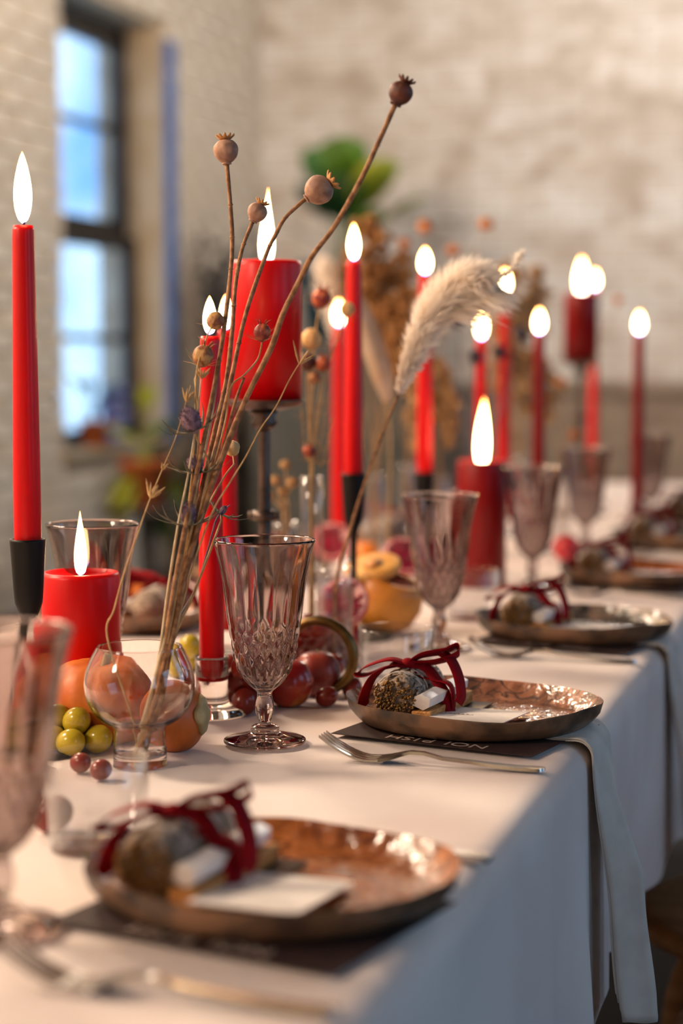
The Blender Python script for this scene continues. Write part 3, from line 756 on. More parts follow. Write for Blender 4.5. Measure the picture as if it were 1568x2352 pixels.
def make_napkin(seed=0):
    """folded linen strip running out from under the plate, over the table edge and down"""
    t = empty('napkin', (0, 0, 0)); r = random.Random(seed)
    NV = 26; hw = .047; path = []      # x relative to the table edge, z relative to the table top
    for i in range(15): path.append((-.130 + .120*i/14, .0022, 0))
    for i in range(1, 7): a = PI/2*i/6; path.append((-.010 + .0145*math.sin(a), -.0123+.0145*math.cos(a), 0))
    for i in range(1, 31): path.append((.0045 + .020*i/30, -.0123 - .222*i/30, i/30))
    def sheet(off, dl):
        g = []
        for (x, z, q) in path:
            row = []
            for k in range(NV+1):
                v = k/NV*2-1; y = v*hw*(1 - .20*min(1, q*2)) + q*.006
                ridge = (.028*(v+1)/.62 if v < -.38 else .028 - .024*(v+.38)/1.38)*min(1, q*2.2) + .002*math.sin(7*v+seed)*q
                if q > 0: X = x + ridge + off*.004*q + .001*math.sin(q*9+v*3); Zz = z + (.045*q*q*max(0, v-.55)/.45 if off else -.004*q) - (dl*q*q*(.010*v) + .006*math.sin(v*4+seed+off)*(q > .95)*1.0)
                else: X = x; Zz = z + off*.0012 + max(0, .0012*math.sin(v*5+x*40))
                row.append(V((X, y, Zz)))
            g.append(row)
        return g
    for off, dl, nm in ((0, 1, 'under_fold'), (1, -1, 'top_fold')):
        g = sheet(off, dl)
        if off: g = g[:-1] + [[p + V((0, .002, .012 if k < NV*.72 else .052)) if False else p + V((0, 0, 0)) for k, p in enumerate(g[-1])]]
        n = NV+1; mb = MB().add([p for row in g for p in row], [(i*n+k, i*n+k+1, (i+1)*n+k+1, (i+1)*n+k) for i in range(len(g)-1) for k in range(NV)])
        o = mb.build(nm, 'linen', t); s = o.modifiers.new('thick', 'SOLIDIFY'); s.thickness = .0011; s.offset = 1 if off else 0
    return t

fork0, knife0, menu0, bundle0, note0, nap0 = make_fork(), make_knife(), make_menu(), make_bundle(), make_note(), make_napkin(2)
first = {}
def place(proto, loc, rz, label, cat, group):
    o = proto if id(proto) not in first else copy_tree(proto); first[id(proto)] = 1
    o.location = loc; o.rotation_euler = (0, 0, rz); return tag(o, label, cat, group)
WHO = ['nearest the camera', 'in focus', 'third along the edge', 'fourth along the edge', 'fifth along the edge', 'farthest along the edge']
PKIND = ['plate_rust', 'plate_brown', 'plate_grey', 'plate_rust', 'plate_grey', 'plate_brown']
PCOL = ['rust-brown', 'marbled brown', 'grey-brown', 'rust-brown', 'grey', 'brown']
P1 = on(1098, 1665); FK = on(850, 1748) - V((.040, 0, 0)) - P1
for i, y in enumerate(SETY):
    x = P1.x; dy = (i-1)*.5315; c = V((x, P1.y+dy, TZ)); c += V((-.003, -.022, 0)) if i == 0 else V((-.003, -.010, 0)); rz = [-.10, -.15, -.12, -.10, -.15, -.1][i]
    who = WHO[i]
    if i: place(nap0, V((TX1, c.y-.004, TZ+.0008)), 0, 'folded linen napkin hanging over the table edge, place setting ' + who, 'napkin', 'linen napkins over the table edge')
    place(menu0, V((c.x+.001, c.y-.027, TZ+.0030)), -.22, 'dark brown menu card under the %s plate %s' % (PCOL[i], who), 'menu card', 'dark menu cards under the plates')
    pz = TZ+.0042
    pl = get_plate(PKIND[i]); pl.location = (c.x, c.y, pz); pl.rotation_euler = (0, 0, rz); tag(pl, 'glazed %s ceramic plate, place setting %s' % (PCOL[i], who), 'plate', 'glazed plates along the right edge')
    fz = pz+.0072
    place(bundle0, V((c.x-.055, c.y-.059, fz)), .0, 'ribboned bundle of herbs, crystal and wood on the plate ' + who, 'gift bundle', 'ribboned bundles on the plates')
    place(note0, V((c.x+.013, c.y-.033, fz+.0058)), -.06+PI, 'white handwritten name card on the plate ' + who, 'name card', 'white name cards on the plates').rotation_euler.x = .08
    place(fork0, V((P1.x+FK.x, P1.y+dy+FK.y-(.02 if i == 0 else 0), TZ+.0004)), -.02, 'silver fork on the near side of the plate ' + who, 'fork', 'silver forks beside the plates')
place(knife0, V((P1.x-.098, P1.y-.5315+.128, TZ+.0005)), -.14, 'silver table knife behind the rust-brown plate nearest the camera', 'knife', None)

# far side: plates seen across the table
FAR = [((330, 1440), 'plate_rust', 'rust-brown', 'left of the glass-held taper'), ((610, 1330), 'plate_grey', 'grey-brown', 'behind the metal candle stand'), ((835, 1245), 'plate_grey', 'grey-brown', 'behind the black holder and cut squash')]
for (px, py), kind, cn, where in FAR:
    p = on(px, py); p.x = TX0+.125
    place(menu0, p+V((0, 0, .0008)), PI, 'dark brown menu card under the far-side plate ' + where, 'menu card', 'dark menu cards under the plates')
    pl = get_plate(kind); pl.location = p+V((0, 0, .0018)); pl.rotation_euler = (0, 0, PI); tag(pl, 'glazed %s plate on the far side, %s' % (cn, where), 'plate', 'plates along the left edge')
    place(bundle0, p+V((.055, .055, .0090)), PI, 'ribboned bundle on the far-side plate ' + where, 'gift bundle', 'ribboned bundles on the plates')
    place(note0, p+V((-.020, .014, .0098)), -.10, 'white name card on the far-side plate ' + where, 'name card', 'white name cards on the plates').rotation_euler.x = 0

# ------------------------------------------------------------------ dried stems in the round vase
def hair(mb, base, n, l, r, rnd, up=V((0, 0, 1)), spread=1.2, seg=3):
    for _ in range(n):
        a = rnd.uniform(0, 2*PI); N, B = frame_of(up); d = (up*rnd.uniform(.1, 1) + (N*math.cos(a)+B*math.sin(a))*rnd.uniform(.2, spread)).normalized()
        k = V((rnd.uniform(-.3, .3), rnd.uniform(-.3, .3), rnd.uniform(-.3, .3)))
        mb.tube([base, base+d*l*.5, base+d*l+k*l*.3], [r, r*.7, r*.3], seg, cap=False)
def rot_to(d): return V((0, 0, 1)).rotation_difference(d.normalized()).to_matrix()
MOUTH = VB + V((.006, -.002, .1))
def stem_pts(pix, base_pt): return [pt(*p) for p in pix][::-1]
FOOT = [V((VB.x+.003*math.cos(k*2.4), VB.y+.006*math.sin(k*2.4), TZ+.0092)) for k in range(20)]
kf = [0]
def foot(): kf[0] += 1; return FOOT[kf[0] % 20]
rnd = random.Random(21)
def poppy(pix, podpix, r, label, pod='poppy_pod', crown='poppy_crown', sr=.0021):
    f = foot(); P = pt(*podpix); path = [f] + stem_pts(pix, f)
    path = spline(path, 6); d = (P-path[-1]).normalized()
    t = empty('poppy_stem', f, 0, label, 'dried flower', 'dried poppy stems in the round vase')
    O = f
    mb = MB().tube(path + [P-d*r*.9], lambda u: sr*(1.05-.25*u)*(1+.06*math.sin(u*40)), 8); R = rot_to(d)
    for k in range(8):
        q = path[int(len(path)*(.35+.08*k)) % len(path)]; mb.ell(q, (.0004+sr, .0004+sr, .0012), 6, 4)
    mb.build('stem', 'poppy_stem', t, origin=O)
    pb = MB().lathe([(sr*1.0, -r*1.15), (sr*1.9, -r*1.08), (sr*1.7, -r*.98), (r*.55, -r*.84), (r*.85, -r*.5), (r, 0), (r*.93, r*.4), (r*.66, r*.72), (r*.45, r*.82), (0, r*.86)], 32, P, R, sm=4,
               rf=lambda q, z, a: q*(1+.022*math.cos(9*a)))
    po = pb.build('pod', pod, t, origin=O)
    cb = MB(); nl = 10
    for k in range(nl):
        a = 2*PI*k/nl; o_ = V((math.cos(a), math.sin(a), 0)); s_ = V((-math.sin(a), math.cos(a), 0))
        loc = [V((0, 0, r*.88)), o_*r*.42+s_*r*.17+V((0, 0, r*1.0)), o_*r*.74+s_*r*.10+V((0, 0, r*1.26)), o_*r*.80+V((0, 0, r*1.32)), o_*r*.74-s_*r*.10+V((0, 0, r*1.26)), o_*r*.42-s_*r*.17+V((0, 0, r*1.0))]
        low = [q-V((0, 0, r*.10)) for q in loc]
        cb.add([P+R@q for q in loc+low], [(0, 1, 5), (1, 2, 4, 5), (2, 3, 4), (6, 11, 7), (7, 11, 10, 8), (8, 10, 9)] + [(i, i+1, i+7, i+6) for i in range(1, 5)])
    cb.build('crown', crown, po, origin=O)
    return t
D0 = 1.45
poppy([(522, 392, 1.50), (529, 470, 1.50), (533, 560, 1.50), (527, 650, 1.49), (512, 770, 1.48), (492, 890, 1.47), (462, 1040, 1.46), (430, 1190, 1.45), (403, 1330, 1.44), (378, 1490, 1.44), (352, 1640, 1.44)],
      (519, 346, 1.50), .0102, 'dried poppy head standing upright, tallest on the left of the bouquet')
poppy([(578, 514, 1.53), (556, 572, 1.52), (541, 650, 1.51), (533, 760, 1.50), (518, 880, 1.49), (488, 1010, 1.48), (452, 1170, 1.46), (418, 1320, 1.45), (384, 1490, 1.44), (356, 1640, 1.44)],
      (591, 487, 1.53), .0083, 'small dried poppy head just left of the raised candle flame')
poppy([(695, 462, 1.57), (655, 500, 1.57), (632, 540, 1.57), (611, 585, 1.56), (565, 718, 1.54), (533, 860, 1.52), (502, 1000, 1.50), (462, 1160, 1.48), (424, 1320, 1.46), (386, 1490, 1.44), (350, 1640, 1.44)],
      (733, 436, 1.57), .0126, 'plump dried poppy head leaning right above the raised pillar candle', sr=.0022)
poppy([(902, 252, 1.40), (872, 320, 1.40), (825, 420, 1.41), (768, 520, 1.42), (715, 590, 1.43), (690, 640, 1.44), (650, 720, 1.45), (622, 800, 1.46), (570, 905, 1.47), (526, 1010, 1.47), (478, 1140, 1.46), (430, 1300, 1.45), (392, 1480, 1.44), (360, 1640, 1.44)],
      (920, 213, 1.40), .0094, 'dark dried poppy head on the longest stem, highest in the picture', 'poppy_dark', 'poppy_dark', sr=.0025)

def nigella(pix, podpix, r, label, mt='nigella', vase=True, foot_pt=None, hairy=True, group='dried seed heads in the round vase', sr=.0009, horn=True):
    f = foot() if foot_pt is None else V(foot_pt); P = pt(*podpix); path = spline([f] + stem_pts(pix, f), 5); d = (P-path[-1]).normalized(); R = rot_to(d); O = f
    t = empty('seed_head_stem', f, 0, label, 'dried flower', group)
    MB().tube(path + [P-d*r*.9], lambda u: sr*(1.1-.4*u), 6).build('stem', 'straw', t, origin=O)
    po = MB().lathe([(0, -r*1.15), (r*.45, -r*.95), (r*.85, -r*.5), (r, 0), (r*.9, r*.5), (r*.5, r*.95), (0, r*1.05)], 30, P, R, sm=4, rf=lambda q, z, a: q*(1-.10*abs(math.sin(3*a))**6)).build('pod', mt, t, origin=O)
    if horn:
        hb = MB()
        for k in range(6):
            a = 2*PI*k/6+.3; o_ = V((math.cos(a), math.sin(a), 0)); hb.tube([P+R@(o_*r*.35+V((0, 0, r*.9))), P+R@(o_*r*.6+V((0, 0, r*1.35))), P+R@(o_*r*1.0+V((0, 0, r*1.6)))], [r*.08, r*.05, r*.02], 4)
        hb.build('horns', mt, po, origin=O)
    if hairy:
        bb = MB(); hair(bb, P-d*r*1.0, 16, r*2.3, .00022, rnd, d, 2.2); bb.build('bracts', 'straw', po, origin=O)
    return t
nigella([(447, 872, 1.47), (455, 950, 1.46), (452, 1060, 1.46), (425, 1230, 1.45), (398, 1400, 1.44), (368, 1560, 1.44)], (466, 818, 1.47), .0086, 'bristly brown seed head left of the glass-held taper')
nigella([(476, 770, 1.47), (452, 850, 1.46), (448, 960, 1.46), (440, 1100, 1.46), (412, 1290, 1.45), (380, 1480, 1.44)], (494, 737, 1.48), .0072, 'smooth small seed head in front of the left flame', horn=False)
nigella([(600, 795, 1.50), (591, 826, 1.50), (560, 862, 1.49), (530, 890, 1.49), (515, 980, 1.48), (470, 1150, 1.46), (430, 1300, 1.45), (388, 1490, 1.44)], (602, 764, 1.50), .0070, 'dark striped seed head in front of the raised pillar candle', 'nigella_red')
nigella([(537, 1066, 1.50), (512, 1100, 1.49), (470, 1180, 1.47), (430, 1320, 1.45), (388, 1490, 1.44)], (533, 1030, 1.51), .0066, 'orange split seed pod below the metal stand dish', 'nigella_tan', hairy=False, horn=False)

def grass(pix, label, spikes, mt='straw', r0=.0008, tip=True):
    f = foot(); path = spline([f] + stem_pts(pix, f), 6); O = f
    t = empty('grass_stem', f, 0, label, 'dried grass', 'dried grasses in the round vase')
    MB().tube(path, lambda u: r0*(1.15-.7*u), 6).build('stem', mt, t, origin=O)
    for (px, py, d, l, n_) in spikes:
        b_ = pt(px, py, d); q = min(range(len(path)), key=lambda i: (path[i]-b_).length); p = path[q]; up = (path[min(q+1, len(path)-1)]-path[q-1]).normalized()
        sb = MB()
        for k in range(n_):
            a = k*2.4; N, B = frame_of(up); d_ = (up*rnd.uniform(.5, 1) + (N*math.cos(a)+B*math.sin(a))*rnd.uniform(.2, .7)).normalized(); ll = l*rnd.uniform(.6, 1.1)
            sb.tube([p, p+d_*ll*.35, p+d_*ll*.75, p+d_*ll], [.0002, .0011, .0007, .0001], 5, cap=False)
        sb.build('spikelet', 'straw', t, origin=O)
grass([(438, 885, 1.46), (405, 1000, 1.45), (372, 1080, 1.44), (345, 1145, 1.43), (318, 1220, 1.42), (287, 1310, 1.42), (262, 1400, 1.42), (246, 1462, 1.423), (300, 1640, 1.435)],
      'thin arching grass with a spikelet in front of the left goblet', [(345, 1145, 1.43, .016, 9), (372, 1080, 1.44, .008, 4), (425, 930, 1.455, .014, 9)])
grass([(706, 806, 1.46), (667, 868, 1.46), (633, 935, 1.46), (598, 985, 1.46), (566, 1046, 1.46), (528, 1108, 1.46), (486, 1180, 1.455), (440, 1310, 1.45), (392, 1490, 1.44)],
      'thin twisted pale grass crossing the metal candle stand', [(690, 835, 1.46, .020, 4)])
grass([(462, 870, 1.46), (452, 960, 1.46), (432, 1090, 1.455), (408, 1210, 1.45), (385, 1360, 1.445), (368, 1490, 1.44)], 'pale straight straw on the left of the bouquet', [(462, 872, 1.46, .012, 6)], 'straw_pale', .0012)
grass([(497, 880, 1.48), (482, 980, 1.475), (452, 1120, 1.465), (420, 1260, 1.455), (392, 1400, 1.445), (372, 1500, 1.44)], 'thick pale hollow straw in the middle of the bouquet', [], 'straw_pale', .0021)
grass([(560, 868, 1.49), (538, 930, 1.485), (512, 1030, 1.48), (470, 1150, 1.47), (432, 1280, 1.455), (398, 1420, 1.445), (376, 1510, 1.44)], 'thick brown stalk in the middle of the bouquet', [], 'poppy_stem', .0024)
grass([(528, 1160, 1.49), (498, 1190, 1.485), (478, 1260, 1.475), (450, 1350, 1.465), (412, 1420, 1.455), (386, 1500, 1.444)], 'bluish grey stem bowing right beside the red taper', [], 'blue_stem', .0010)
grass([(468, 1190, 1.47), (440, 1280, 1.46), (414, 1370, 1.45), (390, 1470, 1.444), (372, 1560, 1.44)], 'fine golden straw on the right of the thick stalks', [], 'straw', .0008)

def thistle(pix, headpix, rx, rz_, label, upv, nb=9, bl=.030):
    f = foot(); P = pt(*headpix); path = spline([f] + stem_pts(pix, f), 5); O = f
    d = (RT*upv[0] + UP*upv[1] - FW*.12).normalized(); R = rot_to(d)
    t = empty('thistle_stem', f, 0, label, 'dried flower', 'dried thistles in the round vase')
    MB().tube(path + [P-d*rz_*.8], lambda u: .0011*(1.1-.4*u), 6).build('stem', 'straw', t, origin=O)
    hb = MB().ell(P, (rx*.9, rx*.9, rz_), 16, 12, R)
    for i in range(240):
        z = rnd.uniform(-.8, 1); a = i*2.39996; q = math.sqrt(max(0, 1-z*z)); n_ = V((q*math.cos(a)*rx*.9, q*math.sin(a)*rx*.9, z*rz_)); dd = n_.normalized()
        hb.tube([P+R@n_, P+R@(n_ + dd*rx*.16 + V((0, 0, rx*.06)))], [rx*.055, rx*.012], 3, cap=False)
    ho = hb.build('head', 'thistle', t, origin=O)
    for k in range(nb):
        a = 2*PI*k/nb + rnd.uniform(-.2, .2); o_ = V((math.cos(a), math.sin(a), 0)); l = bl*rnd.uniform(.7, 1.1); up_ = rnd.uniform(.15, .55)
        pts = [V((0, 0, -rz_*.85)), o_*l*.4+V((0, 0, -rz_*.75)), o_*l*.8+V((0, 0, -rz_*.75+l*up_*.5)), o_*l+V((0, 0, -rz_*.6+l*up_))]
        MB().ribbon(spline([P+R@q for q in pts], 4), R@V((-math.sin(a), math.cos(a), 0)), lambda u: .0050*(1-u*.95)*(.5+1.2*min(u*3, .5)), .0004).build('bract', 'thistle_leaf', ho if k > 99 else t, origin=O)
thistle([(452, 1010, 1.46), (478, 1060, 1.465), (470, 1130, 1.46), (430, 1300, 1.45), (386, 1490, 1.44)], (438, 966, 1.455), .0086, .0110, 'largest purple thistle head, top of the three on the left', (-.35, .94))
thistle([(450, 1110, 1.46), (446, 1180, 1.455), (420, 1310, 1.45), (382, 1490, 1.44)], (448, 1066, 1.465), .0070, .0080, 'middle purple thistle head of the three on the left', (-.05, 1))
thistle([(432, 1225, 1.455), (418, 1310, 1.45), (380, 1490, 1.44)], (433, 1181, 1.455), .0066, .0096, 'lowest purple thistle head of the three on the left', (.0, 1), 10, .032)
thistle([(508, 1195, 1.485), (488, 1250, 1.475), (450, 1350, 1.46), (392, 1490, 1.445)], (512, 1172, 1.49), .0030, .0040, 'tiny blue-grey thistle star in front of the red taper', (.5, .86), 7, .022)

# ------------------------------------------------------------------ seed heads in the slim vase
SG = 'dried seed heads in the slim vase'
f1 = BV1 + V((0, 0, .0062)); D1 = 1.95
for k, (pp, r, path, mt, lab) in enumerate((
    ((738, 686), .0103, [(728, 735), (722, 800), (716, 950), (712, 1090)], 'nigella_red', 'orange-red seed head right of the raised pillar candle'),
    ((797, 711), .0078, [(780, 760), (752, 850), (730, 970), (718, 1090)], 'nigella_tan', 'yellow seed head in front of the second black-held taper'),
    ((715, 779), .0108, [(708, 830), (712, 920), (712, 1090)], 'nigella_tan', 'large tan seed head touching the right side of the raised pillar candle'),
    ((741, 836), .0084, [(736, 880), (726, 960), (718, 1090)], 'nigella_red', 'dark red seed head lowest right of the raised pillar candle'),
    ((706, 832), .0090, [(704, 880), (708, 960), (712, 1090)], 'poppy_dark', 'dark brown seed head half behind the raised pillar candle'),
    ((722, 868), .0066, [(718, 900), (716, 980), (714, 1090)], 'nigella', 'small brown seed head under the dark red one'),
    ((709, 1036), .0070, [(711, 1062), (714, 1100)], 'nigella_red', 'lone red seed head just above the slim vase'))):
    nigella([(a, b_, D1) for a, b_ in path], pp+(D1-.01,), r, lab, mt, foot_pt=f1+V((.003*math.cos(k), .003*math.sin(k), 0)), hairy=True, group=SG, sr=.0010, horn=k in (0, 3))
for k, (tip, lab) in enumerate((((690, 930), 'fine dry grass in the slim vase, left'), ((752, 900), 'fine dry grass in the slim vase, right'), ((765, 960), 'short dry grass in the slim vase, right'))):
    f = f1+V((.004*math.cos(k*2+1), .004*math.sin(k*2+1), 0)); P = pt(tip[0], tip[1], D1); mid = pt((tip[0]+714)/2, (tip[1]+1090)/2+40, D1); mo = pt(712+k*3, 1092, D1)
    t = empty('grass_stem', f, 0, lab, 'dried grass', 'dry grasses in the slim vase'); pth = spline([f, mo, mid, P], 8)
    MB().tube(pth, lambda u: .0009*(1-.6*u), 5).build('stem', 'straw', t, origin=f)
    sb = MB()
    for q in range(14):
        p = pth[len(pth)//2 + q*len(pth)//30]; hair(sb, p, 2, .012, .0004, rnd, (pth[-1]-pth[-4]).normalized(), .8)
    sb.build('spikelets', 'dried_tan', t, origin=f)

# pampas plume
f = BV2+V((0, 0, .0065)); sp = spline([f, pt(772, 1345, 1.89), pt(800, 1230, 1.88), pt(858, 1050, 1.86), pt(916, 902, 1.85)], 8)
pl = empty('pampas_stem', f, 0, 'cream pampas plume arching to the right above the third plate', 'dried flower')
MB().tube(sp, lambda u: .0019*(1.1-.4*u), 8).build('stem', 'poppy_stem', pl, origin=f)
ax = spline([pt(914, 905, 1.85), pt(940, 840, 1.845), pt(970, 768, 1.84), pt(1008, 702, 1.835), pt(1052, 660, 1.83), pt(1094, 645, 1.82), pt(1128, 650, 1.815)], 14)
pb = MB(); n = len(ax); rp = random.Random(9)
pb.tube(ax, lambda u: .0016*(1-.6*u), 6)
for i in range(6500):
    u = rp.random()**.85; q = u*(n-1); k = min(int(q), n-2); p = ax[k].lerp(ax[k+1], q-k); tg = (ax[k+1]-ax[k]).normalized(); N, B = frame_of(tg)
    wd = .0050 + .034*math.sin(PI*min(1, u*.80+.06))**1.3
    a = rp.uniform(0, 2*PI); o_ = (N*math.cos(a)+B*math.sin(a)); l = rp.uniform(.5, 1.1)*wd
    if u > .45 and rp.random() < .20: o_ = (o_*.5 - UP*1.0 + RT*.5).normalized(); l *= 1.7
    d_ = (tg*rp.uniform(.5, 1.0)+o_*.75).normalized(); e_ = (p+d_*l) + V((0, 0, -.15*l*rp.random()))
    s_ = d_.cross(V((rp.uniform(-1, 1), rp.uniform(-1, 1), rp.uniform(-1, 1)))).normalized()*rp.uniform(.0004, .0009)
    m1 = p+d_*l*.55+o_*l*.1
    pb.add([p-s_*.4, p+s_*.4, m1+s_, e_, m1-s_], [(0, 1, 2, 4), (4, 2, 3)])
tf = spline([pt(1120, 650, 1.817), pt(1160, 632, 1.814), pt(1182, 606, 1.812), pt(1196, 582, 1.81)], 8); pb.tube(tf, .0006, 4)
for i in range(260):                                  # the loose tuft at the tip
    k = rp.randrange(6, len(tf)-1); tg = (tf[k+1]-tf[k]).normalized(); d_ = (tg + V((rp.gauss(0, .7), rp.gauss(0, .7), rp.gauss(0, .7)))).normalized(); p = tf[k]; l = rp.uniform(.003, .009)*(.6 if k < 14 else 1.3)
    s_ = d_.cross(V((rp.gauss(0, 1), rp.gauss(0, 1), rp.gauss(0, 1)))).normalized()*.0006
    pb.add([p-s_*.4, p+s_*.4, p+d_*l*.55+s_, p+d_*l, p+d_*l*.55-s_], [(0, 1, 2, 4), (4, 2, 3)])
tag(pb.build('plume', 'plume', pl, origin=f), kind='stuff')

# ------------------------------------------------------------------ fruit on the cloth
def rest(px, py, z=0): p = on(px, py); return V((p.x, p.y, TZ+z))
# persimmon lying on its side with the calyx to the right
p = on(400, 1722); R = .0295; t = empty('persimmon', p, 0, 'orange persimmon with dry calyx facing right, behind the round vase', 'fruit')
ax = (RT*.96 - FW*.25 + UP*.06).normalized(); RR = rot_to(ax); c = V((0, 0, R*.97))
MB().lathe([(0, -R*.9), (R*.5, -R*.82), (R*.88, -R*.45), (R, 0), (R*.9, R*.45), (R*.6, R*.74), (R*.3, R*.82), (0, R*.80)], 36, c, RR, sm=4, rf=lambda q, z, a: q*(1+.03*math.cos(4*a))).build('flesh', 'persimmon', t)
cb = MB().lathe([(0, R*.84), (.006, R*.83), (.013, R*.78), (.015, R*.80), (.012, R*.93), (.006, R*.98), (0, R*.98)], 24, c, RR, rf=lambda q, z, a: q*(1+.16*math.cos(4*a+.5)))
cb.build('calyx', 'calyx', t)
# pumpkin behind the vase
p = col_at(222, 1.535); t = empty('pumpkin', p, 0, 'small orange pumpkin behind the round vase and green grapes', 'pumpkin'); R = .046
MB().lathe([(0, .004), (.02, .0005), (.037, .008), (R, .030), (.044, .050), (.030, .064), (.012, .066), (0, .062)], 60, sm=4, rf=lambda q, z, a: q*(1-.07*abs(math.cos(4.5*a))**8)).build('flesh', 'pumpkin', t)
MB().tube([(0, 0, .060), (.001, 0, .066), (.004, 0, .070)], [.006, .0045, .0055], 8).build('stalk', 'calyx', t)
def grape(px, py, z, r, mt, d=None, label='', group=''):
    p = on(px, py, TZ+z) if d is None else pt(px, py, d)
    rr_ = random.Random(int(px*7+py)); Rm = M.Rotation(rr_.uniform(0, 3), 3, 'Z') @ M.Rotation(rr_.uniform(.3, 1.4), 3, 'X')
    key = mt
    if key not in GR:
        GR[key] = MB().ell((0, 0, 0), (1, 1, 1.15), 20, 14).build('grape', mt); o = GR[key]
    else:
        o = GR[key].copy(); COL.objects.link(o)
    o.location = p; o.scale = (r, r, r); o.rotation_euler = Rm.to_euler(); return tag(o, label, 'grape', group)
GR = {}
LG, GG = 'round green grape in the little heap left of the round vase', 'green grapes left of the vase'
for px, py, z, r in ((225, 1697, .0115, .0115), (162, 1705, .0115, .0112), (176, 1656, .026, .0115), (133, 1650, .026, .0112), (120, 1700, .0112, .0108), (95, 1690, .011, .011), (200, 1672, .0118, .0112)):
    grape(px, py, z, r, 'grape_green', label=LG, group=GG)
grape(435, 1484, .036, .0108, 'grape_green', label='single green grape on top, left of the glass-held taper', group='green grapes by the taper')
for px, py, z in ((418, 1510, .0118), (455, 1505, .0118), (436, 1515, .0118)):
    grape(px, py, z, .0112, 'grape_green', label='green grape low in the heap left of the glass-held taper', group='green grapes by the taper')
LR, RG = 'dark red grape in the heap around the front goblet', 'red grapes behind the goblet'
for px, py, z, r in ((535, 1598, .0115, .0115), (560, 1612, .0115, .0115), (585, 1600, .0115, .0115), (545, 1560, .030, .0115), (575, 1560, .030, .0115), (610, 1590, .0115, .0118), (640, 1575, .0115, .0115), (520, 1560, .0115, .0115), (530, 1530, .030, .011),
                     (600, 1540, .030, .0115), (560, 1530, .045, .0115), (625, 1545, .030, .0115)):
    grape(px, py, z, r, 'grape_red', label=LR, group=RG)
LR2, RG2 = 'red grape in the heap behind the ring handle', 'red grapes behind the ring handle'
for px, py, z, r in ((705, 1500, .0125, .0125), (735, 1490, .0125, .0125), (765, 1500, .0125, .0125), (790, 1480, .0125, .0125), (720, 1465, .032, .0125), (750, 1460, .032, .0125), (780, 1445, .032, .0125), (690, 1465, .032, .0125), (735, 1440, .050, .0125), (705, 1440, .050, .0125),
                     (760, 1530, .0125, .013), (800, 1500, .0125, .0125), (810, 1460, .0125, .0125), (672, 1500, .0125, .0125)):
    grape(px, py, z, r, 'grape_red', label=LR2, group=RG2)
grape(808, 1580, .0088, .0095, 'grape_red', label='lone red grape by the left rim of the plate in focus', group='loose red grapes')
grape(750, 1600, .0095, .0095, 'grape_red', label='loose red grape right of the two plums', group='loose red grapes')
grape(232, 1768, .0080, .0080, 'grape_red', label='loose red grape at the foot of the round vase', group='loose red grapes')
grape(185, 1752, .0080, .0080, 'grape_red', label='loose red grape under the green grapes', group='loose red grapes')
grape(122, 1870, .0125, .0125, 'grape_red', label='blurred red grape beside the foreground goblet', group='loose red grapes')
def plum(px, py, r, mt, label, rz):
    t = empty('plum', on(px, py), rz, label, 'fruit', 'plums behind the goblet')
    MB().lathe([(0, r*.10), (r*.35, r*.02), (r*.75, r*.28), (r, r*.85), (r*.95, r*1.3), (r*.7, r*1.72), (r*.35, r*1.88), (r*.10, r*1.84), (0, r*1.78)], 40, sm=4, rf=lambda q, z, a: q*(1-.06*math.exp(-((a-PI)/.25)**2))).build('flesh', mt, t)
    MB().tube([(0, 0, r*1.76), (.001, 0, r*2.0)], .0009, 6).build('stalk', 'calyx', t)
plum(663, 1622, .0232, 'plum', 'glossy red and yellow plum touching the goblet stem', .5)
plum(728, 1598, .0225, 'plum_dark', 'dusty dark red plum behind the glossy one', 2.0)
# ring handle
p = on(738, 1578); t = empty('ring_holder', p, 0, 'dark brass ring leaning among the red grapes', 'ring')
d_ = 1.74; cpt = pt(733, 1495, d_); nn = (FW*.90 + RT*.30 + UP*.10).normalized(); N = (UP - nn*UP.dot(nn)).normalized(); B = nn.cross(N)
rr = .034; lowest = min((cpt + (N*math.cos(a)+B*math.sin(a))*rr).z for a in [k*.05 for k in range(126)]); sh = V((0, 0, TZ+.0055-lowest))
rp_ = [cpt + sh + (N*math.cos(2*PI*k/48)+B*math.sin(2*PI*k/48))*rr for k in range(49)]
secs = []
for k in range(48):
    c0 = rp_[k]; o_ = (c0-cpt-sh).normalized(); secs.append([c0+o_*.0050*math.cos(q)+nn*.0058*math.sin(q) for q in [2*PI*j/10 for j in range(10)]])
mb = MB().loft(secs + [secs[0]], cap=False); mb.build('ring', 'brass', t, origin=p)
# half pomegranate
def pomegranate(px, d, zc, R, nrm, label):
    b_ = col_at(px, d); t = empty('pomegranate_half', b_, 0, label, 'fruit', 'halved pomegranates'); Rm = rot_to(nrm); c = V((0, 0, zc))
    prof = [(math.sin(q)*R, -math.cos(q)*R) for q in [PI/2*k/10 for k in range(11)]]; prof[0] = (0, -R)
    MB().lathe(prof + [(R*.96, .001), (R*.80, -.002), (0, -.004)], 40, c, Rm).build('rind', 'rind', t)
    MB().lathe([(0, -.003), (R*.78, -.0012), (R*.95, .0013), (R*.93, .002), (R*.76, .0004), (0, -.001)], 36, c, Rm).build('pith', 'pith', t)
    ab = MB(); r_ = random.Random(int(px))
    for k in range(80):
        q = R*.84*math.sqrt((k+.5)/80); a = k*2.39996
        if int(a*6/(2*PI)) % 6 == 0 and q > .4*R and k % 3: continue
        ab.ell(c + Rm @ V((q*math.cos(a), q*math.sin(a), .0005)), (.0030, .0027, .0034), 8, 6, M.Rotation(r_.uniform(0, 3), 3, 'X'))
    tag(ab.build('arils', 'aril', t), kind='stuff')
pomegranate(787, 1.98, .058, .0285, (UP*.45 - FW*.88 - RT*.2).normalized(), 'halved pomegranate with dark red seeds behind the ring handle')
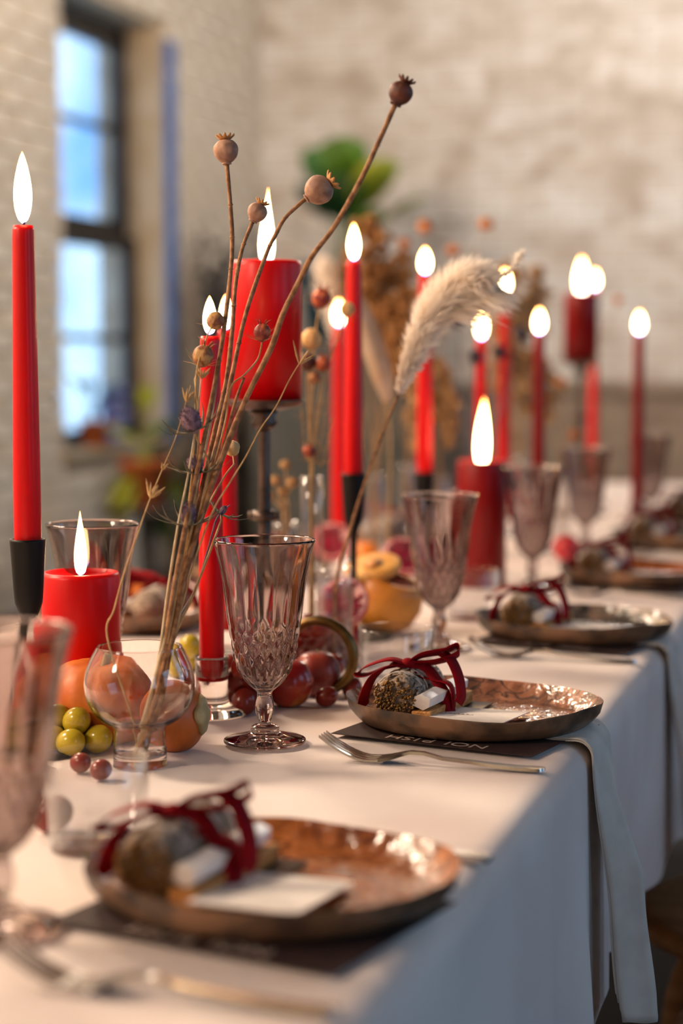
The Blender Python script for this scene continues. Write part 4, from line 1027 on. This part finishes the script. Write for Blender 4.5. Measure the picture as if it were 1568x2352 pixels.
pomegranate(930, 2.30, .074, .028, (UP*.6 - FW*.75 + RT*.2).normalized(), 'halved pomegranate just behind the cut squash')
pomegranate(762, 2.62, .060, .030, (UP*.5 - FW*.85).normalized(), 'halved pomegranate far behind the black iron taper holder')
# cut squash
b_ = col_at(880, 2.13); t = empty('cut_squash', b_, 0, 'yellow-orange squash cut open with its cap tipped, behind the black holder', 'squash')
Rm = rot_to((UP*.93 + RT*.30 - FW*.22).normalized()); c = V((0, 0, .030))
MB().lathe([(0, -.030), (.020, -.027), (.038, -.010), (.0435, .010), (.041, .028), (.037, .038), (.030, .0385), (.027, .030), (0, .020)], 40, c, Rm).build('shell', 'squash', t)
MB().lathe([(0, .021), (.026, .0305), (.029, .037), (.026, .035), (0, .026)], 30, c, Rm).build('seed_core', 'squash_core', t)
c2 = V((0, 0, .078)) - RT*.012 ; Rm2 = rot_to((UP*.90 - RT*.18 - FW*.42).normalized())
MB().lathe([(0, -.007), (.030, -.006), (.0335, -.002), (.033, .002), (.030, .004), (0, .0045)], 40, c2, Rm2).build('cut_cap', 'squash_flesh', t)
MB().lathe([(0, .0046), (.012, .0047), (.013, .0052), (0, .0054)], 24, c2, Rm2).build('cap_core', 'squash', t)
# oranges and small fruit far back
for px, d, r, mt, lab in ((300, 2.42, .022, 'orange_skin', 'small bright orange fruit on the far side behind the left pillar candle'), (840, 2.75, .024, 'orange_skin', 'orange fruit behind the black iron holder'), (1300, 2.9, .022, 'rind', 'red fruit beyond the fourth goblet')):
    t = empty('round_fruit', col_at(px, d), 0, lab, 'fruit')
    MB().lathe([(0, r*.06), (r*.4, .0), (r*.85, r*.45), (r, r), (r*.85, r*1.5), (r*.45, r*1.85), (0, r*1.86)], 28).build('skin', mt, t)
    MB().lathe([(0, r*1.84), (.003, r*1.86), (.002, r*1.93), (0, r*1.93)], 8).build('button', 'calyx', t)

# ------------------------------------------------------------------ blurred dried bunches further down the table
def bunch(px, d, heads, mt, stem_mt, name, label, blob, vase=True):
    b_ = col_at(px, d); rb = random.Random(int(px*3))
    if vase:
        v_ = empty('bud_vase', b_, 0, 'clear glass vase holding the ' + label, 'vase', 'slim clear bud vases')
        MB().lathe([(0, 0), (.018, 0), (.0185, .003), (.0185, .10), (.0145, .12), (.0150, .13), (.0138, .1302), (.0133, .12), (.0170, .10), (.0168, .006), (0, .005)], 24).build('body', 'clear_glass', v_)
    order = sorted(range(len(heads)), key=lambda q: heads[q][0]); ORD = ['leftmost', 'second from left', 'third from left', 'fourth from left', 'fifth from left', 'sixth from left', 'seventh from left']
    for k, (hx, hy, dd, hr) in enumerate(heads):
        f = b_ + V((.006*math.cos(k*2.2), .006*math.sin(k*2.2), .0062)); P = pt(hx, hy, d+dd)
        t = empty(name, f, 0, ORD[order.index(k)] + ' of the ' + label, 'dried flower', label)
        mid = (b_ + V((0, 0, .13))).lerp(P, .5) + V((rb.uniform(-.01, .01), rb.uniform(-.01, .01), 0))
        MB().tube(spline([f, b_ + V((.004*math.cos(k*2.2), .004*math.sin(k*2.2), .128)), mid, P], 5), lambda u: .0013*(1-.4*u), 5).build('stem', stem_mt, t, origin=f)
        hb = MB()
        if blob == 'thistle':
            hb.ell(P, (hr*.85, hr*.85, hr*1.15), 14, 10)
            for q in range(60):
                n_ = V((rb.gauss(0, 1), rb.gauss(0, 1), rb.gauss(0, 1))).normalized(); hb.tube([P+n_*hr*.8, P+n_*hr*1.25], [hr*.07, hr*.02], 3, cap=False)
        elif blob == 'spray':
            for q in range(95):
                z = rb.uniform(-4.2, 1.0); w_ = hr*(1.1-abs(z+1.2)*.22); o_ = V((rb.gauss(0, .6)*w_, rb.gauss(0, .6)*w_, z*hr)); hb.ell(P+o_, (hr*.25, hr*.25, hr*.34), 6, 5, M.Rotation(rb.uniform(0, 3), 3, 'X'))
                if q % 3 == 0: hb.tube([P+V((0, 0, (z-.8)*hr)), P+o_], hr*.04, 3, cap=False)
        else:
            for q in range(16):
                n_ = V((rb.gauss(0, 1), rb.gauss(0, 1), rb.uniform(-.3, 1))).normalized(); hb.ell(P+n_*hr*.45, (hr*.42, hr*.42, hr*.20), 8, 6, rot_to(n_))
            hb.ell(P, (hr*.5, hr*.5, hr*.45), 10, 8)
        hb.build('blossom', mt, t, origin=f)
bunch(860, 3.05, [(852, 550, 0, .030), (880, 640, .03, .028), (905, 720, -.02, .024), (840, 660, .05, .022), (925, 610, .05, .020), (790, 620, .10, .020), (935, 690, .0, .022)], 'dried_brown', 'dried_tan', 'dried_spray', 'brown feathery dried sprays behind the second black-held taper', 'spray')
bunch(935, 3.30, [(850, 512, 0, .022), (976, 522, .02, .021), (1116, 516, .05, .019), (930, 560, .05, .017), (1040, 575, .0, .017)], 'dried_orange', 'dried_tan', 'dried_bloom', 'orange dried blooms rising over the middle of the table', 'bloom')
bunch(1085, 2.75, [(1050, 735, 0, .0105), (1092, 820, -.02, .0105), (1146, 810, .02, .0100), (1196, 766, .05, .0105)], 'dark_bud', 'blue_stem', 'thistle_stem', 'dark blue thistle heads under the pampas plume', 'thistle')
bunch(1190, 3.55, [(1165, 640, 0, .030), (1190, 720, .03, .030), (1150, 760, .0, .028), (1230, 640, .05, .022), (1210, 830, .0, .024), (1255, 860, .03, .022)], 'dried_tan', 'dried_tan', 'dried_spray', 'tan feathery sprays behind the plume tip', 'spray')
bunch(1290, 3.30, [(1420, 690, .3, .014), (1285, 880, 0, .016), (1320, 1000, 0, .016), (1250, 920, .1, .014)], 'dried_orange', 'dried_tan', 'dried_bloom', 'small orange dried blooms around the far pillar stand', 'bloom')
bunch(1010, 3.0, [(950, 800, 0, .020), (1010, 850, .03, .020), (1030, 920, 0, .018), (960, 940, 0, .018)], 'dried_tan', 'dried_tan', 'dried_spray', 'low tan sprays between the middle tapers', 'spray')
bunch(655, 2.15, [(655, 1068, 0, .010), (632, 1105, 0, .011), (672, 1110, -.01, .011), (618, 1140, 0, .009), (650, 1130, 0, .010)], 'dried_tan', 'straw', 'dried_bloom', 'small beige dried blooms just behind the metal candle stand', 'bloom', vase=True)
# pale folded leaf and cream tuft behind the second black-held taper
b_ = col_at(890, 2.45); t = empty('dried_leaf', b_, 0, 'long pale dried leaf behind the second black-held taper', 'dried flower')
pth = spline([b_+V((0, 0, .003)), pt(892, 1200, 2.45), pt(896, 1000, 2.45), pt(886, 915, 2.45)], 5)
MB().tube(pth, .0012, 5).build('stem', 'straw', t, origin=b_)
lp = spline([pt(890, 925, 2.45), pt(876, 860, 2.45), pt(850, 780, 2.46), pt(828, 715, 2.47), pt(815, 660, 2.48)], 6)
MB().ribbon(lp, RT*.9+FW*.4, lambda u: .034*math.sin(PI*min(1, u*.92+.06))**.8+.002, .0008).build('blade', 'pale_leaf', t, origin=b_)
b_ = col_at(770, 3.15); t = empty('pampas_stem', b_, 0, 'cream pampas tuft glowing behind the seed heads', 'dried flower')
pth = spline([b_+V((0, 0, .003)), pt(772, 1000, 3.15), pt(775, 800, 3.15)], 5); MB().tube(pth, .0016, 5).build('stem', 'straw', t, origin=b_)
ax = spline([pt(778, 800, 3.15), pt(770, 720, 3.15), pt(752, 650, 3.15), pt(740, 600, 3.15)], 8); hb = MB(); rb = random.Random(2)
for i in range(900):
    q = rb.random()*(len(ax)-1); k = min(int(q), len(ax)-2); p = ax[k].lerp(ax[k+1], q-k); tg = (ax[k+1]-ax[k]).normalized(); u = q/len(ax)
    d_ = (tg + V((rb.gauss(0, .6), rb.gauss(0, .6), rb.gauss(0, .3)))).normalized(); l = .045*math.sin(PI*(u*.8+.15)); s_ = d_.cross(V((rb.gauss(0, 1), rb.gauss(0, 1), rb.gauss(0, 1)))).normalized()*.0012
    hb.add([p-s_*.5, p+s_*.5, p+d_*l*.6+s_, p+d_*l, p+d_*l*.6-s_], [(0, 1, 2, 4), (4, 2, 3)])
tag(hb.build('plume', 'plume', t, origin=b_), kind='stuff')

# ------------------------------------------------------------------ chairs pushed in at the right-hand edge
def make_chair():
    t = empty('chair', (0, 0, 0))      # faces -x (the table); seat centre at the origin
    MB().lathe([(0, .395), (.18, .395), (.198, .402), (.20, .412), (.196, .422), (.180, .425), (.05, .420), (0, .419)], 56).build('seat', 'oak', t)
    for a in (.75, 2.4, 3.88, 5.53):
        c_, s_ = math.cos(a), math.sin(a)
        MB().tube(spline([(.145*c_, .145*s_, .397), (.175*c_, .175*s_, .34), (.190*c_, .190*s_, .2), (.215*c_, .215*s_, .0)], 6), lambda u: .019*(1-.25*u), 12).build('leg', 'oak', t)
    MB().tube([(.165*math.cos(2*PI*k/40), .165*math.sin(2*PI*k/40), .20) for k in range(41)], .008, 8, cap=False).build('stretcher', 'oak', t)
    MB().tube(spline([(.10, -.17, .44), (.16, -.20, .56), (.20, -.17, .72), (.215, 0, .79), (.20, .17, .72), (.16, .20, .56), (.10, .17, .44)], 8), .013, 10).build('back_hoop', 'oak', t)
    MB().tube(spline([(.165, -.185, .60), (.205, 0, .63), (.165, .185, .60)], 6), .011, 8).build('back_rail', 'oak', t)
    return t
ch = make_chair()
for i, (y, lab) in enumerate(((1.76, 'round-seated wooden chair at the lower right corner'), (2.17, 'round-seated wooden chair just right of the hanging napkin'), (2.80, 'round-seated wooden chair third along the right side'), (3.35, 'round-seated wooden chair fourth along the right side'))):
    c_ = ch if i == 0 else copy_tree(ch); c_.location = (TX1+[.24, .155, .24, .24][i], y, 0); c_.rotation_euler = (0, 0, [.1, -.05, .06, 0][i]); tag(c_, lab, 'chair', 'wooden chairs along the right side of the table')

# ------------------------------------------------------------------ plants by the window and the end wall
def leaf_plant(base, pot_mt, pot_r, pot_h, leaves, label, cat='plant', pot=True):
    t = empty('potted_plant', base, 0, label, cat)
    MB().lathe([(0, 0), (pot_r*.72, 0), (pot_r*.98, pot_h*.9), (pot_r*1.06, pot_h*.9), (pot_r*1.06, pot_h), (pot_r*.94, pot_h), (pot_r*.9, pot_h*.86), (0, pot_h*.85)], 32).build('pot', pot_mt, t)
    for (dx, dy, dz, l, w_, mt) in leaves:
        tip = V((dx, dy, pot_h+dz)); b0 = V((dx*.12, dy*.12, pot_h*.86)); mid = b0.lerp(tip, .5)+V((0, 0, dz*.12+.02))
        d_ = (tip-mid).normalized(); sd = d_.cross(V((0, 0, 1)));  sd = sd.normalized() if sd.length > .05 else V((1, 0, 0))
        pts = spline([b0, mid, tip, tip+d_*l*.6+V((0, 0, -.15*l)), tip+d_*l-V((0, 0, .35*l))], 5)
        MB().ribbon(pts, sd, lambda u: .008 if u < .42 else max(.004, w_*math.sin(PI*min(1, (u-.40)/.60))**.7), .002).build('leaf', mt, t)
    return t
G, LM, DK = 'leaf_green', 'leaf_lime', 'leaf_dark'
# plinth by the end wall with a big leafy plant in a teal pot
pc = pt(785, 700, 7.3)
pz = 1.14
o = MB().box((0, 0, pz/2), (.62, .42, pz)).build('plinth', 'plinth_paint', smooth=False, bevel=.01); o.location = (pc.x, pc.y, 0); tag(o, 'grey painted plinth under the teal plant pot by the end wall', 'plinth')
sbd = empty('added_console', (-1.62, 7.98, 0), 0, 'long low brown console added to darken the lower end wall', 'added_console')  # added piece that makes the foot of the end wall darker
MB().box((0, 0, .49), (2.3, .42, .86)).build('carcass', 'added_console_wood', sbd, smooth=False, bevel=.004)
MB().box((0, -.01, .94), (2.36, .46, .04)).build('top_board', 'added_console_wood', sbd, smooth=False, bevel=.004)
for k in range(4):
    dr_ = MB().box((-.855+.57*k, -.221, .49), (.54, .02, .80)).build('door', 'added_console_wood', sbd, smooth=False, bevel=.003)
    MB().ell((-.855+.57*k+(.21 if k % 2 == 0 else -.21), -.24, .55), (.014, .014, .014), 12, 8).build('knob', 'brass', dr_)
for sx in (-1, 1):
    for sy_ in (-1, 1): MB().lathe([(0, 0), (.02, 0), (.028, .06), (0, .062)], 12, (sx*1.05, sy_*.15, 0)).build('foot', 'added_console_wood', sbd)
rl = random.Random(31); lv = []
def rel(px, py, d, base): q = pt(px, py, d)-base; return q
bp = V((pc.x, pc.y, pz))
for (px, py, l, w_, mt) in ((770, 400, .26, .20, G), (820, 450, .30, .24, LM), (845, 500, .30, .24, LM), (800, 440, .28, .22, G), (720, 420, .26, .18, G), (760, 480, .26, .20, DK),  (850, 430, .22, .14, G), (740, 390, .2, .11, G), (700, 470, .2, .12, DK), (930, 500, .22, .15, DK), (890, 540, .2, .12, DK), (800, 520, .22, .14, G), (680, 540, .2, .12, DK), (860, 500, .22, .14, LM), (790, 370, .18, .10, G), (650, 600, .2, .11, DK), (900, 600, .2, .12, DK)):
    q = pt(px+45, py+18, 7.3)-bp; lv.append((q.x*.8, q.y+rl.uniform(-.15, .1), q.z-.30, l, w_, mt))
leaf_plant(bp, 'teal_glaze', .19, .30, lv, 'leafy green plant in a big teal pot on the plinth')
# dark branches left of it
b_ = pt(500, 950, 7.6); b_.z = 0; t = empty('branch_urn', b_, 0, 'dark urn of bare brown branches by the end wall', 'vase')
MB().lathe([(0, 0), (.13, 0), (.19, .25), (.16, .55), (.10, .72), (.13, .78), (.11, .78), (.08, .72), (0, .70)], 28).build('urn', 'dark_wood', t)
for k in range(12):
    q = pt(455+k*13, 520+((k*53) % 170), 7.6+((k*31) % 5)*.05)-b_
    MB().tube(spline([(0, 0, .70), (q.x*.35, q.y*.35, .70+(q.z-.7)*.5), tuple(q)], 6), lambda u: .012*(1-.7*u), 6).build('branch', 'dark_wood', t)
    lb = MB()
    for j in range(16):
        s_ = .45+.55*rl.random(); p = V((q.x*s_, q.y*s_, .7+(q.z-.7)*s_)); n_ = V((rl.gauss(0, 1), rl.gauss(0, 1), rl.gauss(0, 1))).normalized(); lb.ell(p+n_*.05, (.035, .018, .004), 6, 4, rot_to(n_))
    lb.build('dry_leaves', 'dark_wood', t)
# plants on the window sill
sy = WY0+.40; sill = V((XL-.02, sy, WZ0+.03))
def on_sill(px, d_x=-2.93):
    r = FW + RT*((px-784)/F); k = d_x/r.x; p = CAM+r*k; return V((d_x, p.y, WZ0+.03))
leaf_plant(on_sill(218), 'terracotta', .062, .10, [(.02, .05, .10, .10, .05, DK), (-.03, -.04, .12, .1, .05, G), (.05, -.05, .08, .1, .05, DK), (-.04, .06, .12, .1, .05, DK)], 'small terracotta pot plant on the window sill')
b_ = pt(335, 1120, 6.3); st = V((b_.x, b_.y, 0))
o = MB().lathe([(0, 0), (.16, 0), (.16, .02), (.03, .04), (.02, .3), (.03, .52), (.17, .54), (.17, .56), (0, .56)], 28).build('side_stand', 'dark_wood'); o.location = st; tag(o, 'dark pedestal stand under the lime-green plant below the window', 'stand')
lv = []
for (px, py, l, w_, mt) in ((322, 930, .12, .07, LM), (300, 1010, .16, .09, LM), (345, 1000, .16, .09, LM), (375, 1000, .15, .08, G), (285, 1070, .16, .08, LM), (330, 1050, .18, .10, LM), (390, 1060, .16, .08, G), (360, 1080, .14, .08, LM), (265, 1110, .12, .06, G), (405, 1120, .12, .07, G), (315, 1100, .15, .09, LM), (345, 1130, .15, .09, G)):
    q = pt(px, py, 6.3)-(st+V((0, 0, .56))); lv.append((q.x*.85, q.y+rl.uniform(-.05, .05), q.z-.16, l, w_, mt))
leaf_plant(st+V((0, 0, .56)), 'terracotta', .09, .16, lv, 'lime-green leafy plant on the pedestal stand below the window')
# folded lavender blue cloth bundle on the sill
p = on_sill(262); o = MB()
for k in range(5): o.ell((0, rl.uniform(-.05, .05), .03+k*.045), (.05, .10-.008*k, .03), 14, 8, M.Rotation(rl.uniform(-.2, .2), 3, 'Z'))
o = o.build('folded_cloth', 'lavender_cloth'); o.location = p; tag(o, 'heap of lavender blue cloth on the window sill', 'cloth')
